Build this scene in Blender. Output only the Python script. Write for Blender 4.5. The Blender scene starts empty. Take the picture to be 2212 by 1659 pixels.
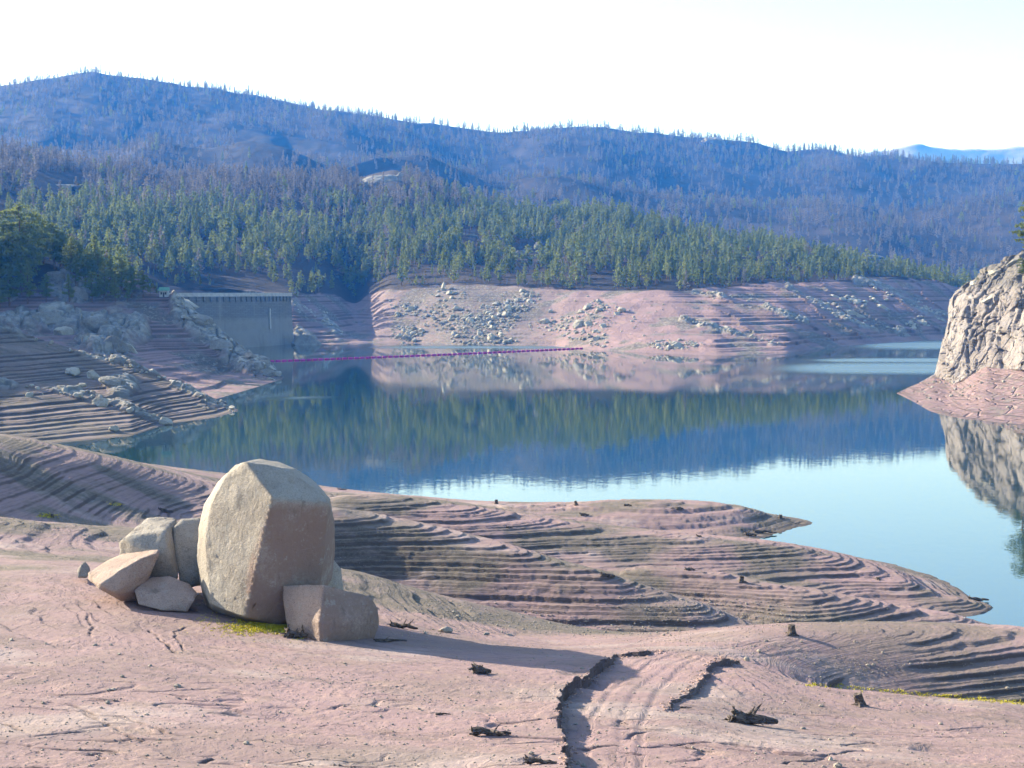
import bpy, bmesh, math, random
import numpy as np
from mathutils import Vector, noise as mnoise

sc = bpy.context.scene
C = sc.collection
random.seed(7)
rng = np.random.default_rng(7)

# ------------------------------------------------------------------ camera
F, CX, CY, HOR, EYE = 3038.7, 1106.0, 829.5, 632.0, 25.0     # measuring frame of 2212 x 1659
PITCH = math.atan((CY - HOR) / F)
cam = bpy.data.cameras.new('camera')
co = bpy.data.objects.new('camera', cam)
C.objects.link(co)
sc.camera = co
cam.sensor_width = 36
cam.lens = 36 * F / 2212
cam.clip_start = 0.5
cam.clip_end = 20000
co.location = (0, 0, EYE)
co.rotation_euler = (math.pi / 2 - PITCH, 0, 0)

# ------------------------------------------------------------------ light
SUN_AZ, SUN_EL = math.radians(-62), math.radians(23)
world = bpy.data.worlds.new('World')
sc.world = world
world.use_nodes = True
wn = world.node_tree.nodes
st = wn.new('ShaderNodeTexSky')
st.sky_type = 'NISHITA'
st.sun_disc = False
st.sun_elevation = SUN_EL
st.sun_rotation = SUN_AZ
st.air_density = 1.0
st.dust_density = 1.0
st.ozone_density = 2.0
world.node_tree.links.new(st.outputs[0], wn['Background'].inputs[0])
wn['Background'].inputs[1].default_value = 0.125
sd = Vector((math.sin(SUN_AZ) * math.cos(SUN_EL), math.cos(SUN_AZ) * math.cos(SUN_EL), math.sin(SUN_EL)))
sl = bpy.data.lights.new('sun', 'SUN')
sl.energy = 5.0
sl.angle = math.radians(0.5)
sl.color = (1.0, 0.93, 0.84)
so = bpy.data.objects.new('sun', sl)
C.objects.link(so)
so.rotation_euler = sd.to_track_quat('Z', 'Y').to_euler()
vs = sc.view_settings
vs.view_transform = 'Standard'
vs.look = 'None'
vs.exposure = 1.68
vs.gamma = 1.0
sc.cycles.use_denoising = True
sc.cycles.max_bounces = 6
sc.cycles.diffuse_bounces = 2
sc.cycles.glossy_bounces = 2
sc.cycles.transparent_max_bounces = 8
sc.cycles.volume_bounces = 0

# ------------------------------------------------------------------ projection helpers
cp, sp_ = math.cos(PITCH), math.sin(PITCH)


def ray(px, py):
    x, y = (px - CX) / F, -(py - CY) / F
    # camera looks along +Y pitched down
    return (x, cp + y * sp_, -sp_ + y * cp)


def PZ(px, py, z):
    d = ray(px, py)
    t = (z - EYE) / d[2]
    return (d[0] * t, d[1] * t, z)


def PD(px, py, Y):
    d = ray(px, py)
    t = Y / d[1]
    return (d[0] * t, Y, EYE + d[2] * t)


def proj(X, Y, Z):
    zz = Z - EYE
    dep = Y * cp - zz * sp_
    up = Y * sp_ + zz * cp
    return CX + F * X / dep, CY - F * up / dep


# ------------------------------------------------------------------ noise
_perm = np.random.default_rng(3).permutation(4096).astype(np.int64)


def _h(ix, iy, seed):
    return _perm[(_perm[(ix + seed * 57) & 4095] + iy) & 4095]


def pn(x, y, seed=0):
    ix = np.floor(x).astype(np.int64); iy = np.floor(y).astype(np.int64)
    fx = x - ix; fy = y - iy
    ux = fx * fx * fx * (fx * (fx * 6 - 15) + 10); uy = fy * fy * fy * (fy * (fy * 6 - 15) + 10)

    def g(i, j, dx, dy):
        a = _h(i, j, seed) * (2 * math.pi / 4096)
        return np.cos(a) * dx + np.sin(a) * dy
    n0 = g(ix, iy, fx, fy) * (1 - ux) + g(ix + 1, iy, fx - 1, fy) * ux
    n1 = g(ix, iy + 1, fx, fy - 1) * (1 - ux) + g(ix + 1, iy + 1, fx - 1, fy - 1) * ux
    return (n0 * (1 - uy) + n1 * uy) * 1.5


def fbm(x, y, o=4, seed=0):
    r = 0; a = 1.0; t = 0
    for i in range(o):
        r = r + a * pn(x * 2 ** i + i * 13.7, y * 2 ** i - i * 7.3, seed + i)
        t += a; a *= 0.5
    return r / t


def _h3(ix, iy, iz, seed):
    return _perm[(_h(ix, iy, seed) + iz) & 4095]


def pn3(x, y, z, seed=0):
    ix = np.floor(x).astype(np.int64); iy = np.floor(y).astype(np.int64); iz = np.floor(z).astype(np.int64)
    fx, fy, fz = x - ix, y - iy, z - iz
    s = lambda f: f * f * (3 - 2 * f)
    ux, uy, uz = s(fx), s(fy), s(fz)
    r = 0
    for a in (0, 1):
        for b in (0, 1):
            for c in (0, 1):
                v = _h3(ix + a, iy + b, iz + c, seed) / 2048.0 - 1
                r = r + v * (ux if a else 1 - ux) * (uy if b else 1 - uy) * (uz if c else 1 - uz)
    return r


def fbm3(x, y, z, o=3, seed=0):
    r = 0; a = 1.0; t = 0
    for i in range(o):
        r = r + a * pn3(x * 2 ** i + i * 3.7, y * 2 ** i, z * 2 ** i - i * 5.1, seed + i)
        t += a; a *= 0.5
    return r / t


def sstep(a, b, x):
    t = np.clip((x - a) / (b - a), 0, 1)
    return t * t * (3 - 2 * t)


# old water lines: height -> height with flat benches and steep little scarps
def make_levels(lo, hi, a, b, seed):
    r = np.random.default_rng(seed)
    L = [lo]
    while L[-1] < hi:
        L.append(L[-1] + (r.uniform(a, (a + b) / 2) if r.random() < .7 else r.uniform(b * .9, b * 1.9)))
    return np.array(L)


def terrace(z, L, w=0.22, s0=0.3):
    i = np.clip(np.searchsorted(L, z) - 1, 0, len(L) - 2)
    h = L[i + 1] - L[i]
    t = (z - L[i]) / h
    r = np.where(t < 1 - w, s0 * t, s0 * (1 - w) + (1 - s0 * (1 - w)) * sstep(0, 1, (t - (1 - w)) / w))
    out = L[i] + h * r
    return np.where(z < L[0], z, out), t


# ------------------------------------------------------------------ materials
def mat(name, rough=0.9):
    m = bpy.data.materials.new(name)
    m.use_nodes = True
    nt = m.node_tree
    b = nt.nodes['Principled BSDF']
    b.inputs['Roughness'].default_value = rough
    b.inputs['Specular IOR Level'].default_value = 0.15
    return m, nt, b


class NB:
    """small helper to write node graphs"""
    def __init__(s, nt):
        s.nt = nt; s.n = nt.nodes; s.l = nt.links
        s.geo = s.n.new('ShaderNodeNewGeometry')
        s.pos = s.geo.outputs['Position']

    def noise(s, scale, detail=4, rough=0.55, vec=None, col=False, dist=0):
        t = s.n.new('ShaderNodeTexNoise')
        t.inputs['Scale'].default_value = scale
        t.inputs['Detail'].default_value = detail
        t.inputs['Roughness'].default_value = rough
        t.inputs['Distortion'].default_value = dist
        s.l.new(vec or s.pos, t.inputs['Vector'])
        return t.outputs[1 if col else 0]

    def vor(s, scale, feature='F1', vec=None, out=0):
        t = s.n.new('ShaderNodeTexVoronoi')
        t.feature = feature
        t.inputs['Scale'].default_value = scale
        s.l.new(vec or s.pos, t.inputs['Vector'])
        return t.outputs[out]

    def scale(s, sx, sy, sz, vec=None):
        t = s.n.new('ShaderNodeMapping')
        t.inputs['Scale'].default_value = (sx, sy, sz)
        s.l.new(vec or s.pos, t.inputs['Vector'])
        return t.outputs[0]

    def obj(s):
        return s.n.new('ShaderNodeTexCoord').outputs['Object']

    def ramp(s, f, a, b, smooth=True):
        t = s.n.new('ShaderNodeMapRange')
        t.inputs['From Min'].default_value = a
        t.inputs['From Max'].default_value = b
        if smooth: t.interpolation_type = 'SMOOTHSTEP'
        s.l.new(f, t.inputs['Value'])
        return t.outputs[0]

    def math(s, op, a, b=None):
        t = s.n.new('ShaderNodeMath'); t.operation = op
        for i, v in enumerate((a, b)):
            if v is None: continue
            if isinstance(v, (int, float)): t.inputs[i].default_value = v
            else: s.l.new(v, t.inputs[i])
        return t.outputs[0]

    def mix(s, f, a, b):
        t = s.n.new('ShaderNodeMix'); t.data_type = 'RGBA'
        for sock, v in ((t.inputs[0], f), (t.inputs[6], a), (t.inputs[7], b)):
            if isinstance(v, (int, float)): sock.default_value = v
            elif isinstance(v, tuple): sock.default_value = (*v, 1)
            else: s.l.new(v, sock)
        return t.outputs[2]

    def attr(s, name):
        t = s.n.new('ShaderNodeAttribute'); t.attribute_name = name
        return t.outputs['Fac']

    def z(s):
        t = s.n.new('ShaderNodeSeparateXYZ'); s.l.new(s.pos, t.inputs[0])
        return t.outputs[2]

    def nz(s):
        t = s.n.new('ShaderNodeSeparateXYZ'); s.l.new(s.geo.outputs['Normal'], t.inputs[0])
        return t.outputs[2]

    def bump(s, h, bsdf, strength=0.5, dist=0.1):
        t = s.n.new('ShaderNodeBump')
        t.inputs['Strength'].default_value = strength
        t.inputs['Distance'].default_value = dist
        s.l.new(h, t.inputs['Height'])
        s.l.new(t.outputs[0], bsdf.inputs['Normal'])
        return t

    def out(s, col, bsdf):
        s.l.new(col, bsdf.inputs['Base Color'])


PINK, PINK2 = (0.258, 0.176, 0.174), (0.200, 0.140, 0.140)
GRAV, DKGRAV = (0.175, 0.152, 0.12), (0.075, 0.063, 0.055)


def silt_material(name, fine=1.0, rock=None):
    m, nt, b = mat(name, 0.95)
    q = NB(nt)
    n1 = q.noise(0.09 * fine, 5)
    n2 = q.noise(0.9 * fine, 5, 0.6)
    n3 = q.noise(14 * fine, 3, 0.7)
    base = q.mix(q.ramp(n1, 0.35, 0.65), PINK2, PINK)
    base = q.mix(q.math('MULTIPLY', q.ramp(n2, 0.45, 0.75), 0.5), base, (0.28, 0.205, 0.16))
    base = q.mix(q.math('MULTIPLY', q.ramp(q.noise(0.16 * fine, 4, 0.6, q.scale(0.6, 1.3, 1)), 0.52, 0.68), 0.55), base, (0.33, 0.275, 0.25))
    base = q.mix(q.math('MULTIPLY', q.ramp(q.noise(0.21 * fine, 4, 0.65, q.scale(0.5, 1.4, 3)), 0.47, 0.36), 0.5), base, (0.185, 0.14, 0.125))
    g = q.attr('gravel')
    gcol = q.mix(q.ramp(n3, 0.35, 0.68), DKGRAV, GRAV)
    f = q.math('MULTIPLY', g, q.ramp(q.math('ADD', n2, q.math('MULTIPLY', n3, 0.35)), 0.42, 0.72))
    base = q.mix(q.math('MULTIPLY', g, 0.55), base, GRAV)
    base = q.mix(f, base, gcol)
    # scarps: dark gravel tone, with their shading also mixed into the colour
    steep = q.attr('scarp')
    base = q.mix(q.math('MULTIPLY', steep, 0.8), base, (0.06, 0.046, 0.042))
    wet = q.ramp(q.z(), 0.35, 0.05)
    base = q.mix(q.math('MULTIPLY', wet, 0.6), base, (0.12, 0.095, 0.08))
    # small stones as light and dark specks
    v = q.vor(7 * fine)
    sp = q.ramp(v, 0.16, 0.06)
    vc = q.n.new('ShaderNodeTexVoronoi'); vc.inputs['Scale'].default_value = 7 * fine
    q.l.new(q.pos, vc.inputs['Vector'])
    sxyz = q.n.new('ShaderNodeSeparateColor'); q.l.new(vc.outputs['Color'], sxyz.inputs[0])
    on = q.ramp(q.math('ADD', sxyz.outputs[0], q.math('MULTIPLY', n1, 0.3)), 0.78, 0.84)
    scol = q.mix(q.ramp(sxyz.outputs[1], 0.4, 0.6), (0.13, 0.12, 0.11), (0.55, 0.52, 0.47))
    base = q.mix(q.math('MULTIPLY', q.math('MULTIPLY', sp, on), 0.75), base, scol)
    q.out(base, b)
    ln = q.noise(1.0, 4, 0.6, q.scale(0.22 * fine, 0.35 * fine, 26 * fine), dist=0.4)
    ln2 = q.noise(1.0, 3, 0.6, q.scale(0.5 * fine, 0.8 * fine, 70 * fine))
    base2 = q.mix(q.math('MULTIPLY', q.ramp(ln, 0.48, 0.34), 0.35), base, DKGRAV)
    base2 = q.mix(q.math('MULTIPLY', q.ramp(ln2, 0.42, 0.30), 0.35), base2, (0.10, 0.075, 0.065))
    base2 = q.mix(q.math('MULTIPLY', q.ramp(ln, 0.56, 0.7), 0.35), base2, (0.30, 0.215, 0.185))
    rk_ = q.mix(q.ramp(q.noise(0.9 * fine, 5, 0.7), 0.38, 0.62), (0.15, 0.15, 0.14), (0.29, 0.28, 0.25))
    base2 = q.mix(q.attr('rock'), base2, rk_)
    q.out(base2, b)
    h = q.math('ADD', q.math('MULTIPLY', n3, 0.22), q.math('MULTIPLY', q.noise(3.2 * fine, 4), 0.2))
    h = q.math('ADD', h, q.math('ADD', q.math('MULTIPLY', ln, 1.1), q.math('MULTIPLY', ln2, 0.5)))
    h = q.math('ADD', h, q.math('MULTIPLY', sp, q.math('MULTIPLY', on, 0.5)))
    q.bump(h, b, 0.75, 0.10 / fine)
    return m


M = {}
M['silt'] = silt_material('silt')
M['silt_far'] = silt_material('silt_far', 0.35)


def granite(name, c1, c2, stain, sc_=1.0, bump=0.06):
    m, nt, b = mat(name, 0.9)
    q = NB(nt)
    n1 = q.noise(0.45 * sc_, 5, 0.6); n2 = q.noise(6 * sc_, 5, 0.7); n3 = q.noise(28 * sc_, 2, 0.7)
    c = q.mix(q.ramp(n1, 0.38, 0.62), c1, c2)
    c = q.mix(q.math('MULTIPLY', q.ramp(n2, 0.5, 0.7), 0.45), c, stain)
    c = q.mix(q.math('MULTIPLY', q.ramp(n3, 0.52, 0.68), 0.35), c, (0.42, 0.40, 0.36))
    c = q.mix(q.math('MULTIPLY', q.ramp(n3, 0.44, 0.34), 0.6), c, (0.07, 0.06, 0.05))
    c = q.mix(q.math('MULTIPLY', q.attr('shade_patina'), q.ramp(q.math('ADD', n1, q.math('MULTIPLY', n2, .9)), 0.5, 1.05)), c, (0.22, 0.158, 0.13))  # browner skin that also paints extra shade on the right faces
    c = q.mix(q.math('MULTIPLY', q.ramp(q.noise(1.9 * sc_, 5, .75), 0.57, 0.64), 0.45), c, (0.33, 0.325, 0.29))
    c = q.mix(q.math('MULTIPLY', q.ramp(q.noise(1.1 * sc_, 5, .7, q.scale(1, 1, .35)), 0.42, 0.33), 0.5), c, (0.11, 0.09, 0.075))
    q.out(c, b)
    h = q.math('ADD', q.math('MULTIPLY', n2, 0.7), q.math('MULTIPLY', n3, 0.3))
    h = q.math('ADD', h, q.math('MULTIPLY', q.noise(1.6 * sc_, 4, .7), 1.2))
    q.bump(h, b, 1.0, bump * 1.6)
    return m


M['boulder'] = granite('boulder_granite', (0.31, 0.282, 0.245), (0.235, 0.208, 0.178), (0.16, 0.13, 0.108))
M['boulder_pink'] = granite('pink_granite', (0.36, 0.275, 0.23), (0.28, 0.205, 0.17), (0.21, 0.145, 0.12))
M['rock'] = granite('shore_granite', (0.42, 0.40, 0.34), (0.33, 0.31, 0.26), (0.22, 0.19, 0.15), 0.25, 0.3)
M['rock_dark'] = granite('grey_granite', (0.25, 0.24, 0.21), (0.18, 0.17, 0.15), (0.13, 0.11, 0.09), 0.25, 0.3)
M['pebble'] = granite('pebble_stone', (0.30, 0.26, 0.215), (0.2, 0.175, 0.145), (0.14, 0.12, 0.1), 1.0, 0.02)


def wood_mat():
    m, nt, b = mat('weathered_wood', 0.95)
    q = NB(nt)
    n = q.noise(5, 4, 0.7, q.scale(1, 1, 4))
    q.out(q.mix(q.ramp(n, 0.35, 0.7), (0.035, 0.028, 0.024), (0.17, 0.14, 0.12)), b)
    q.bump(n, b, 0.8, 0.08)
    return m


M['wood'] = wood_mat()


def simple(name, col, rough=0.9, var=0.25, scale=1.0):
    m, nt, b = mat(name, rough)
    q = NB(nt)
    n = q.noise(scale, 3)
    q.out(q.mix(q.ramp(n, 0.3, 0.7), tuple(c * (1 - var) for c in col), tuple(c * (1 + var) for c in col)), b)
    return m


def foliage(name, a, bcol):
    m, nt, b = mat(name, 0.8)
    q = NB(nt)
    oi = q.n.new('ShaderNodeObjectInfo')
    n = q.noise(0.5, 3, 0.6)
    f = q.math('ADD', q.math('MULTIPLY', oi.outputs['Random'], 0.6), q.math('MULTIPLY', n, 0.6))
    q.out(q.mix(q.ramp(f, 0.2, 1.0, False), a, bcol), b)
    tr = q.n.new('ShaderNodeBsdfTranslucent'); q.l.new(b.inputs['Base Color'].links[0].from_socket, tr.inputs['Color'])
    mx = q.n.new('ShaderNodeMixShader'); mx.inputs[0].default_value = 0.45
    q.l.new(b.outputs[0], mx.inputs[1]); q.l.new(tr.outputs[0], mx.inputs[2])
    q.l.new(mx.outputs[0], q.n['Material Output'].inputs['Surface'])
    return m


M['pine'] = foliage('pine_needles', (0.115, 0.155, 0.045), (0.215, 0.24, 0.07))
M['burnt'] = foliage('scorched_needles', (0.11, 0.102, 0.09), (0.23, 0.208, 0.185))
M['bark'] = simple('pine_bark', (0.13, 0.085, 0.06), 0.95, 0.3, 3)
M['snag'] = simple('charred_bark', (0.05, 0.045, 0.04), 0.95, 0.3, 3)


def forest_floor():
    m, nt, b = mat('forest_floor', 0.95)
    q = NB(nt)
    n1 = q.noise(0.012, 5, 0.6); n2 = q.noise(0.12, 4, 0.7)
    c = q.mix(q.ramp(n1, 0.4, 0.62), (0.018, 0.017, 0.015), (0.042, 0.034, 0.029))
    c = q.mix(q.math('MULTIPLY', q.ramp(n2, 0.5, 0.75), 0.6), c, (0.07, 0.056, 0.046))
    # drawdown silt below the high-water line
    pn_ = silt = q.mix(q.ramp(q.noise(0.05, 4), 0.35, 0.65), PINK2, PINK)
    steep = q.attr('scarp')
    silt = q.mix(q.math('MULTIPLY', steep, 0.75), silt, (0.07, 0.06, 0.05))
    g = q.attr('gravel')
    silt = q.mix(q.math('MULTIPLY', g, q.ramp(q.noise(0.35, 4, 0.7), 0.38, 0.6)), silt, (0.26, 0.245, 0.215))
    silt = q.mix(q.math('MULTIPLY', g, q.ramp(q.noise(0.9, 3, 0.7), 0.6, 0.5)), silt, (0.11, 0.10, 0.088))
    zone = q.attr('dry')
    rk_ = q.mix(q.ramp(q.noise(0.35, 5, 0.7), 0.38, 0.62), (0.15, 0.15, 0.14), (0.29, 0.28, 0.25))
    q.out(q.mix(q.attr('rock'), q.mix(zone, silt, c), rk_), b)
    q.bump(q.noise(0.6, 5, 0.65), b, 0.8, 1.0)
    return m


M['hill'] = forest_floor()


def water_mat():
    m, nt, b = mat('lake_water', 0.03)
    q = NB(nt)
    b.inputs['Base Color'].default_value = (0.014, 0.042, 0.05, 1)
    b.inputs['Specular IOR Level'].default_value = 0.5
    b.inputs['IOR'].default_value = 2.35
    # calm everywhere but in wind-ruffled streaks
    mask = q.ramp(q.noise(0.010, 3, 0.55, q.scale(0.35, 1.0, 1.0)), 0.50, 0.70)
    rip = q.attr('ripple')
    h1 = q.noise(0.55, 3, 0.6, q.scale(1, 0.75, 1))
    h2 = q.noise(2.2, 3, 0.6)
    h = q.math('ADD', q.math('MULTIPLY', h1, q.math('ADD', q.math('MULTIPLY', mask, 0.006), 0.005)),
               q.math('MULTIPLY', h2, q.math('ADD', 0.0006, q.math('MULTIPLY', rip, 0.085))))
    q.l.new(q.math('ADD', 0.02, q.math('MULTIPLY', rip, 0.33)), b.inputs['Roughness'])
    q.bump(h, b, 1.0, 1.0)
    return m


M['water'] = water_mat()


# ------------------------------------------------------------------ mesh helpers
def tag(o, label=None, cat=None, group=None, kind=None):
    if label: o['label'] = label
    if cat: o['category'] = cat
    if group: o['group'] = group
    if kind: o['kind'] = kind
    return o


def mesh_obj(name, verts, faces, mats, parent=None, smooth=True, midx=None):
    me = bpy.data.meshes.new(name)
    me.from_pydata([tuple(v) for v in verts], [], faces)
    for m in (mats if isinstance(mats, (list, tuple)) else [mats]): me.materials.append(m)
    if midx is not None: me.polygons.foreach_set('material_index', midx)
    me.polygons.foreach_set('use_smooth', [smooth] * len(me.polygons))
    o = bpy.data.objects.new(name, me)
    C.objects.link(o)
    if parent: o.parent = parent
    return o


def bm_obj(name, bm, mats, parent=None, smooth=True):
    me = bpy.data.meshes.new(name)
    bm.to_mesh(me); bm.free()
    for m in (mats if isinstance(mats, (list, tuple)) else [mats]): me.materials.append(m)
    me.polygons.foreach_set('use_smooth', [smooth] * len(me.polygons))
    o = bpy.data.objects.new(name, me)
    C.objects.link(o)
    if parent: o.parent = parent
    return o


def grid_obj(name, X, Y, Z, m, attrs=None, kind='structure'):
    R, K = X.shape
    me = bpy.data.meshes.new(name)
    nv = R * K
    me.vertices.add(nv)
    co_ = np.stack([X, Y, Z], -1).reshape(-1).astype(np.float32)
    me.vertices.foreach_set('co', co_)
    i = np.arange(R - 1)[:, None] * K + np.arange(K - 1)[None, :]
    q = np.stack([i, i + 1, i + K + 1, i + K], -1).reshape(-1).astype(np.int32)
    nf = (R - 1) * (K - 1)
    me.loops.add(nf * 4)
    me.loops.foreach_set('vertex_index', q)
    me.polygons.add(nf)
    me.polygons.foreach_set('loop_start', np.arange(nf, dtype=np.int32) * 4)
    me.polygons.foreach_set('loop_total', np.full(nf, 4, np.int32))
    me.polygons.foreach_set('use_smooth', np.ones(nf, bool))
    me.update(calc_edges=True)
    me.materials.append(m)
    for k, a in (attrs or {}).items():
        at = me.attributes.new(k, 'FLOAT', 'POINT')
        at.data.foreach_set('value', a.reshape(-1).astype(np.float32))
    o = bpy.data.objects.new(name, me)
    C.objects.link(o)
    if kind: o['kind'] = kind
    return o


class Grid:
    """height sheet whose columns are straight lines Y -> and whose rows follow the land; used to stand things on it"""
    def __init__(s, X, Y, Z):
        s.X, s.Y, s.Z = X, Y, Z
        s.u = X[0] / Y[0]

    def hit(s, px, py):
        d = ray(px, py)
        u = d[0] / d[1]
        k = int(np.clip(np.searchsorted(s.u, u), 1, len(s.u) - 1))
        Y, Z = s.Y[:, k], s.Z[:, k]
        sy = proj(u * Y, Y, Z)[1]
        ok = np.where((sy <= py) & (Y > 5))[0]
        if len(ok) == 0: i = len(Y) - 1
        else: i = ok[0]
        return Vector((u * Y[i], Y[i], Z[i]))

    def z(s, x, y):
        u = x / y
        k = int(np.clip(np.searchsorted(s.u, u), 1, len(s.u) - 1))
        return float(np.interp(y, s.Y[:, k], s.Z[:, k]))


# ------------------------------------------------------------------ near ground (the drained lake bed)
cps = []
A = lambda *a: [cps.append(PZ(*t)) for t in a]
# far spit
A((740, 1062, 2.5), (900, 1079, 2.0), (1100, 1096, 1.8), (1400, 1103, 1.8), (1600, 1113, 1.2), (1755, 1131, 0.0))
A((900, 1101, 1.9), (1000, 1110, 2.2), (1200, 1132, 1.6), (1400, 1152, 1.0), (1620, 1176, 0.0), (1690, 1150, 0.0))
# second ridge
A((1730, 1127, .25), (1735, 1143, -.15), (2150, 1290, -.6), (2180, 1332, -.5), (2060, 1288, .35))
A((740, 1087, 6.5), (870, 1104, 6.0), (1000, 1124, 5.4), (1100, 1142, 4.8), (1300, 1166, 4.0), (1500, 1180, 3.5), (1700, 1190, 2.9),
  (1800, 1215, 2.3), (1950, 1262, 1.4), (2080, 1296, 0.6), (2145, 1313, 0.0))
A((850, 1141, 5.2), (1000, 1186, 4.2), (1200, 1222, 3.4), (1400, 1232, 2.9), (1550, 1242, 2.6), (1700, 1262, 2.0), (1900, 1293, 1.0), (2030, 1320, 0.4), (2090, 1333, 0.0))
# the ridge after it
A((1553, 1248, 3.6), (1400, 1228, 3.9), (1732, 1287, 3.0), (1888, 1310, 2.3), (2044, 1330, 1.5), (2180, 1360, 0.3), (2212, 1367, 0.0))
A((1600, 1322, 2.6), (1800, 1352, 2.2), (1720, 1368, 3.0), (2000, 1365, 1.3), (1400, 1296, 3.0))
# third ridge
A((740, 1131, 9.0), (820, 1145, 8.5), (900, 1166, 8.0), (1100, 1215, 6.9), (1300, 1262, 5.9), (1500, 1320, 4.8), (1600, 1352, 4.2))
A((760, 1242, 6.6), (900, 1290, 5.8), (1100, 1322, 5.0), (1300, 1360, 4.4), (1500, 1384, 4.0))
# smooth apron behind the boulder
A((760, 1246, 8.3), (1100, 1323, 6.6), (1400, 1376, 5.6), (900, 1335, 9.0), (1100, 1378, 8.2), (1300, 1400, 8.4))
# left bank terraces
A((-80, 978, 12.5), (0, 986, 11.5), (200, 1007, 9.5), (350, 1023, 7.6), (470, 1042, 5.6), (0, 1106, 9.5), (200, 1101, 8.1), (400, 1092, 6.2), (600, 1090, 5.5))
A((0, 1117, 10.0), (133, 1132, 9.6), (258, 1167, 9.0), (0, 1185, 10.0), (150, 1203, 9.8), (330, 1215, 9.3), (480, 1200, 8.7))
A((-80, 1242, 11.5), (0, 1241, 11.5), (150, 1241, 11.4), (230, 1250, 11.2), (-60, 1205, 10.4))
# foreground
A((0, 1400, 12.0), (0, 1659, 13.6), (300, 1350, 11.5), (420, 1310, 11.1), (560, 1335, 10.95), (700, 1385, 10.9), (500, 1500, 12.1),
  (500, 1659, 13.4), (900, 1400, 10.7), (1000, 1560, 12.0), (1150, 1659, 12.9), (1270, 1450, 10.8), (1330, 1415, 10.2), (1450, 1400, 9.9),
  (1700, 1379, 9.2), (1950, 1373, 8.8), (2212, 1376, 8.4), (1480, 1560, 11.6), (1350, 1600, 11.9), (1500, 1450, 10.5))
# right gully
A((1655, 1446, 9.9), (1732, 1475, 9.4), (1888, 1494, 9.1), (2212, 1521, 8.7), (1700, 1560, 10.5), (2200, 1580, 10.1), (2200, 1659, 11.6), (1800, 1659, 12.0))
for px, Y, z in ((1888, 59, 7.5), (2050, 59, 7.1), (2212, 59, 6.7), (1760, 58, 8.5), (2350, 59, 6.4)):
    d = ray(px, 1480); cps.append((d[0] / d[1] * Y, Y, z))
A((1888, 1440, 8.25), (2100, 1445, 7.9), (2300, 1376, 8.3))
# outside the frame and under the water
cps += [(-12, 12, 19), (12, 12, 19), (0, 4, 22.5), (-95, 240, -2), (-60, 215, -2.2), (-22, 193, -2), (0, 172, -2), (33, 163, -2), (46, 150, -3),
        (38, 140, -1.2), (49, 112, -2), (46, 98, -1), (44, 86, 0.5), (60, 70, 3), (75, 110, -5), (-40, 190, 0.2), (-87, 232, 0), (-110, 180, 6), (-80, 120, 10.5), (-70, 70, 12.5), (60, 40, 10),
        (-45, 30, 14.5), (45, 20, 13.5)]
cps = np.array(cps)
P2 = cps[:, :2] / 50.0


def U(r2): return 0.5 * r2 * np.log(r2 + 1e-12)


n_ = len(cps)
K_ = U(((P2[:, None] - P2[None]) ** 2).sum(-1)) + np.eye(n_) * 2e-4
Q_ = np.hstack([np.ones((n_, 1)), P2])
LHS = np.block([[K_, Q_], [Q_.T, np.zeros((3, 3))]])
sol = np.linalg.solve(LHS, np.concatenate([cps[:, 2], [0, 0, 0]]))
LHS2 = LHS.copy(); LHS2[:n_, :n_] += np.eye(n_) * 0.12
sol2 = np.linalg.solve(LHS2, np.concatenate([cps[:, 2], [0, 0, 0]]))


def tps(x, y, sol=sol):
    x = x / 50.0; y = y / 50.0
    r = sol[n_] + sol[n_ + 1] * x + sol[n_ + 2] * y
    for i in range(n_):
        r = r + sol[i] * U((x - P2[i, 0]) ** 2 + (y - P2[i, 1]) ** 2)
    return r


def polydist(x, y, pts):
    """signed distance to a polyline (positive on its right-hand side) and arc fraction"""
    best = np.full(x.shape, 1e9); sg = np.ones(x.shape); fr = np.zeros(x.shape)
    n = len(pts) - 1
    for i in range(n):
        ax, ay = pts[i][:2]; bx, by = pts[i + 1][:2]
        dx, dy = bx - ax, by - ay
        L2 = dx * dx + dy * dy
        t = np.clip(((x - ax) * dx + (y - ay) * dy) / L2, 0, 1)
        ex, ey = x - (ax + t * dx), y - (ay + t * dy)
        d = np.hypot(ex, ey)
        s = np.sign(ey * dx - ex * dy)
        m = d < best
        best = np.where(m, d, best); sg = np.where(m, -s, sg); fr = np.where(m, (i + t) / n, fr)
    return best * sg, fr


LV = make_levels(0.12, 30, 0.10, 0.27, 11)
LV2 = make_levels(0.05, 30, 0.05, 0.22, 5)
nu = 1250
us = np.linspace(-0.50, 0.50, nu)
nr = 1550
t_ = np.linspace(0, 1, nr)
Yr = np.interp(t_, [0, 0.06, 0.42, 0.82, 1.0], [12, 32, 66, 132, 245])
# smooth the spacing
X = us[None, :] * Yr[:, None]
Y = np.repeat(Yr[:, None], nu, 1)
# evaluate the smooth land on a coarser grid, then refine
cr = np.linspace(0, nr - 1, 520); cc = np.linspace(0, nu - 1, 420)
Xc = np.interp(cc, np.arange(nu), us)[None, :] * np.interp(cr, np.arange(nr), Yr)[:, None]
Yc = np.repeat(np.interp(cr, np.arange(nr), Yr)[:, None], 420, 1)
Zc = tps(Xc, Yc)
Zc = Zc + 0.75 * (Zc - tps(Xc, Yc, sol2)) * sstep(72, 84, Yc) * sstep(0.3, 1.5, Zc)
Zt = np.empty((520, nu))
for i in range(520): Zt[i] = np.interp(np.arange(nu), cc, Zc[i])
Z = np.empty((nr, nu))
for k in range(nu): Z[:, k] = np.interp(np.arange(nr), cr, Zt[:, k])
base = Z.copy()
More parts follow.
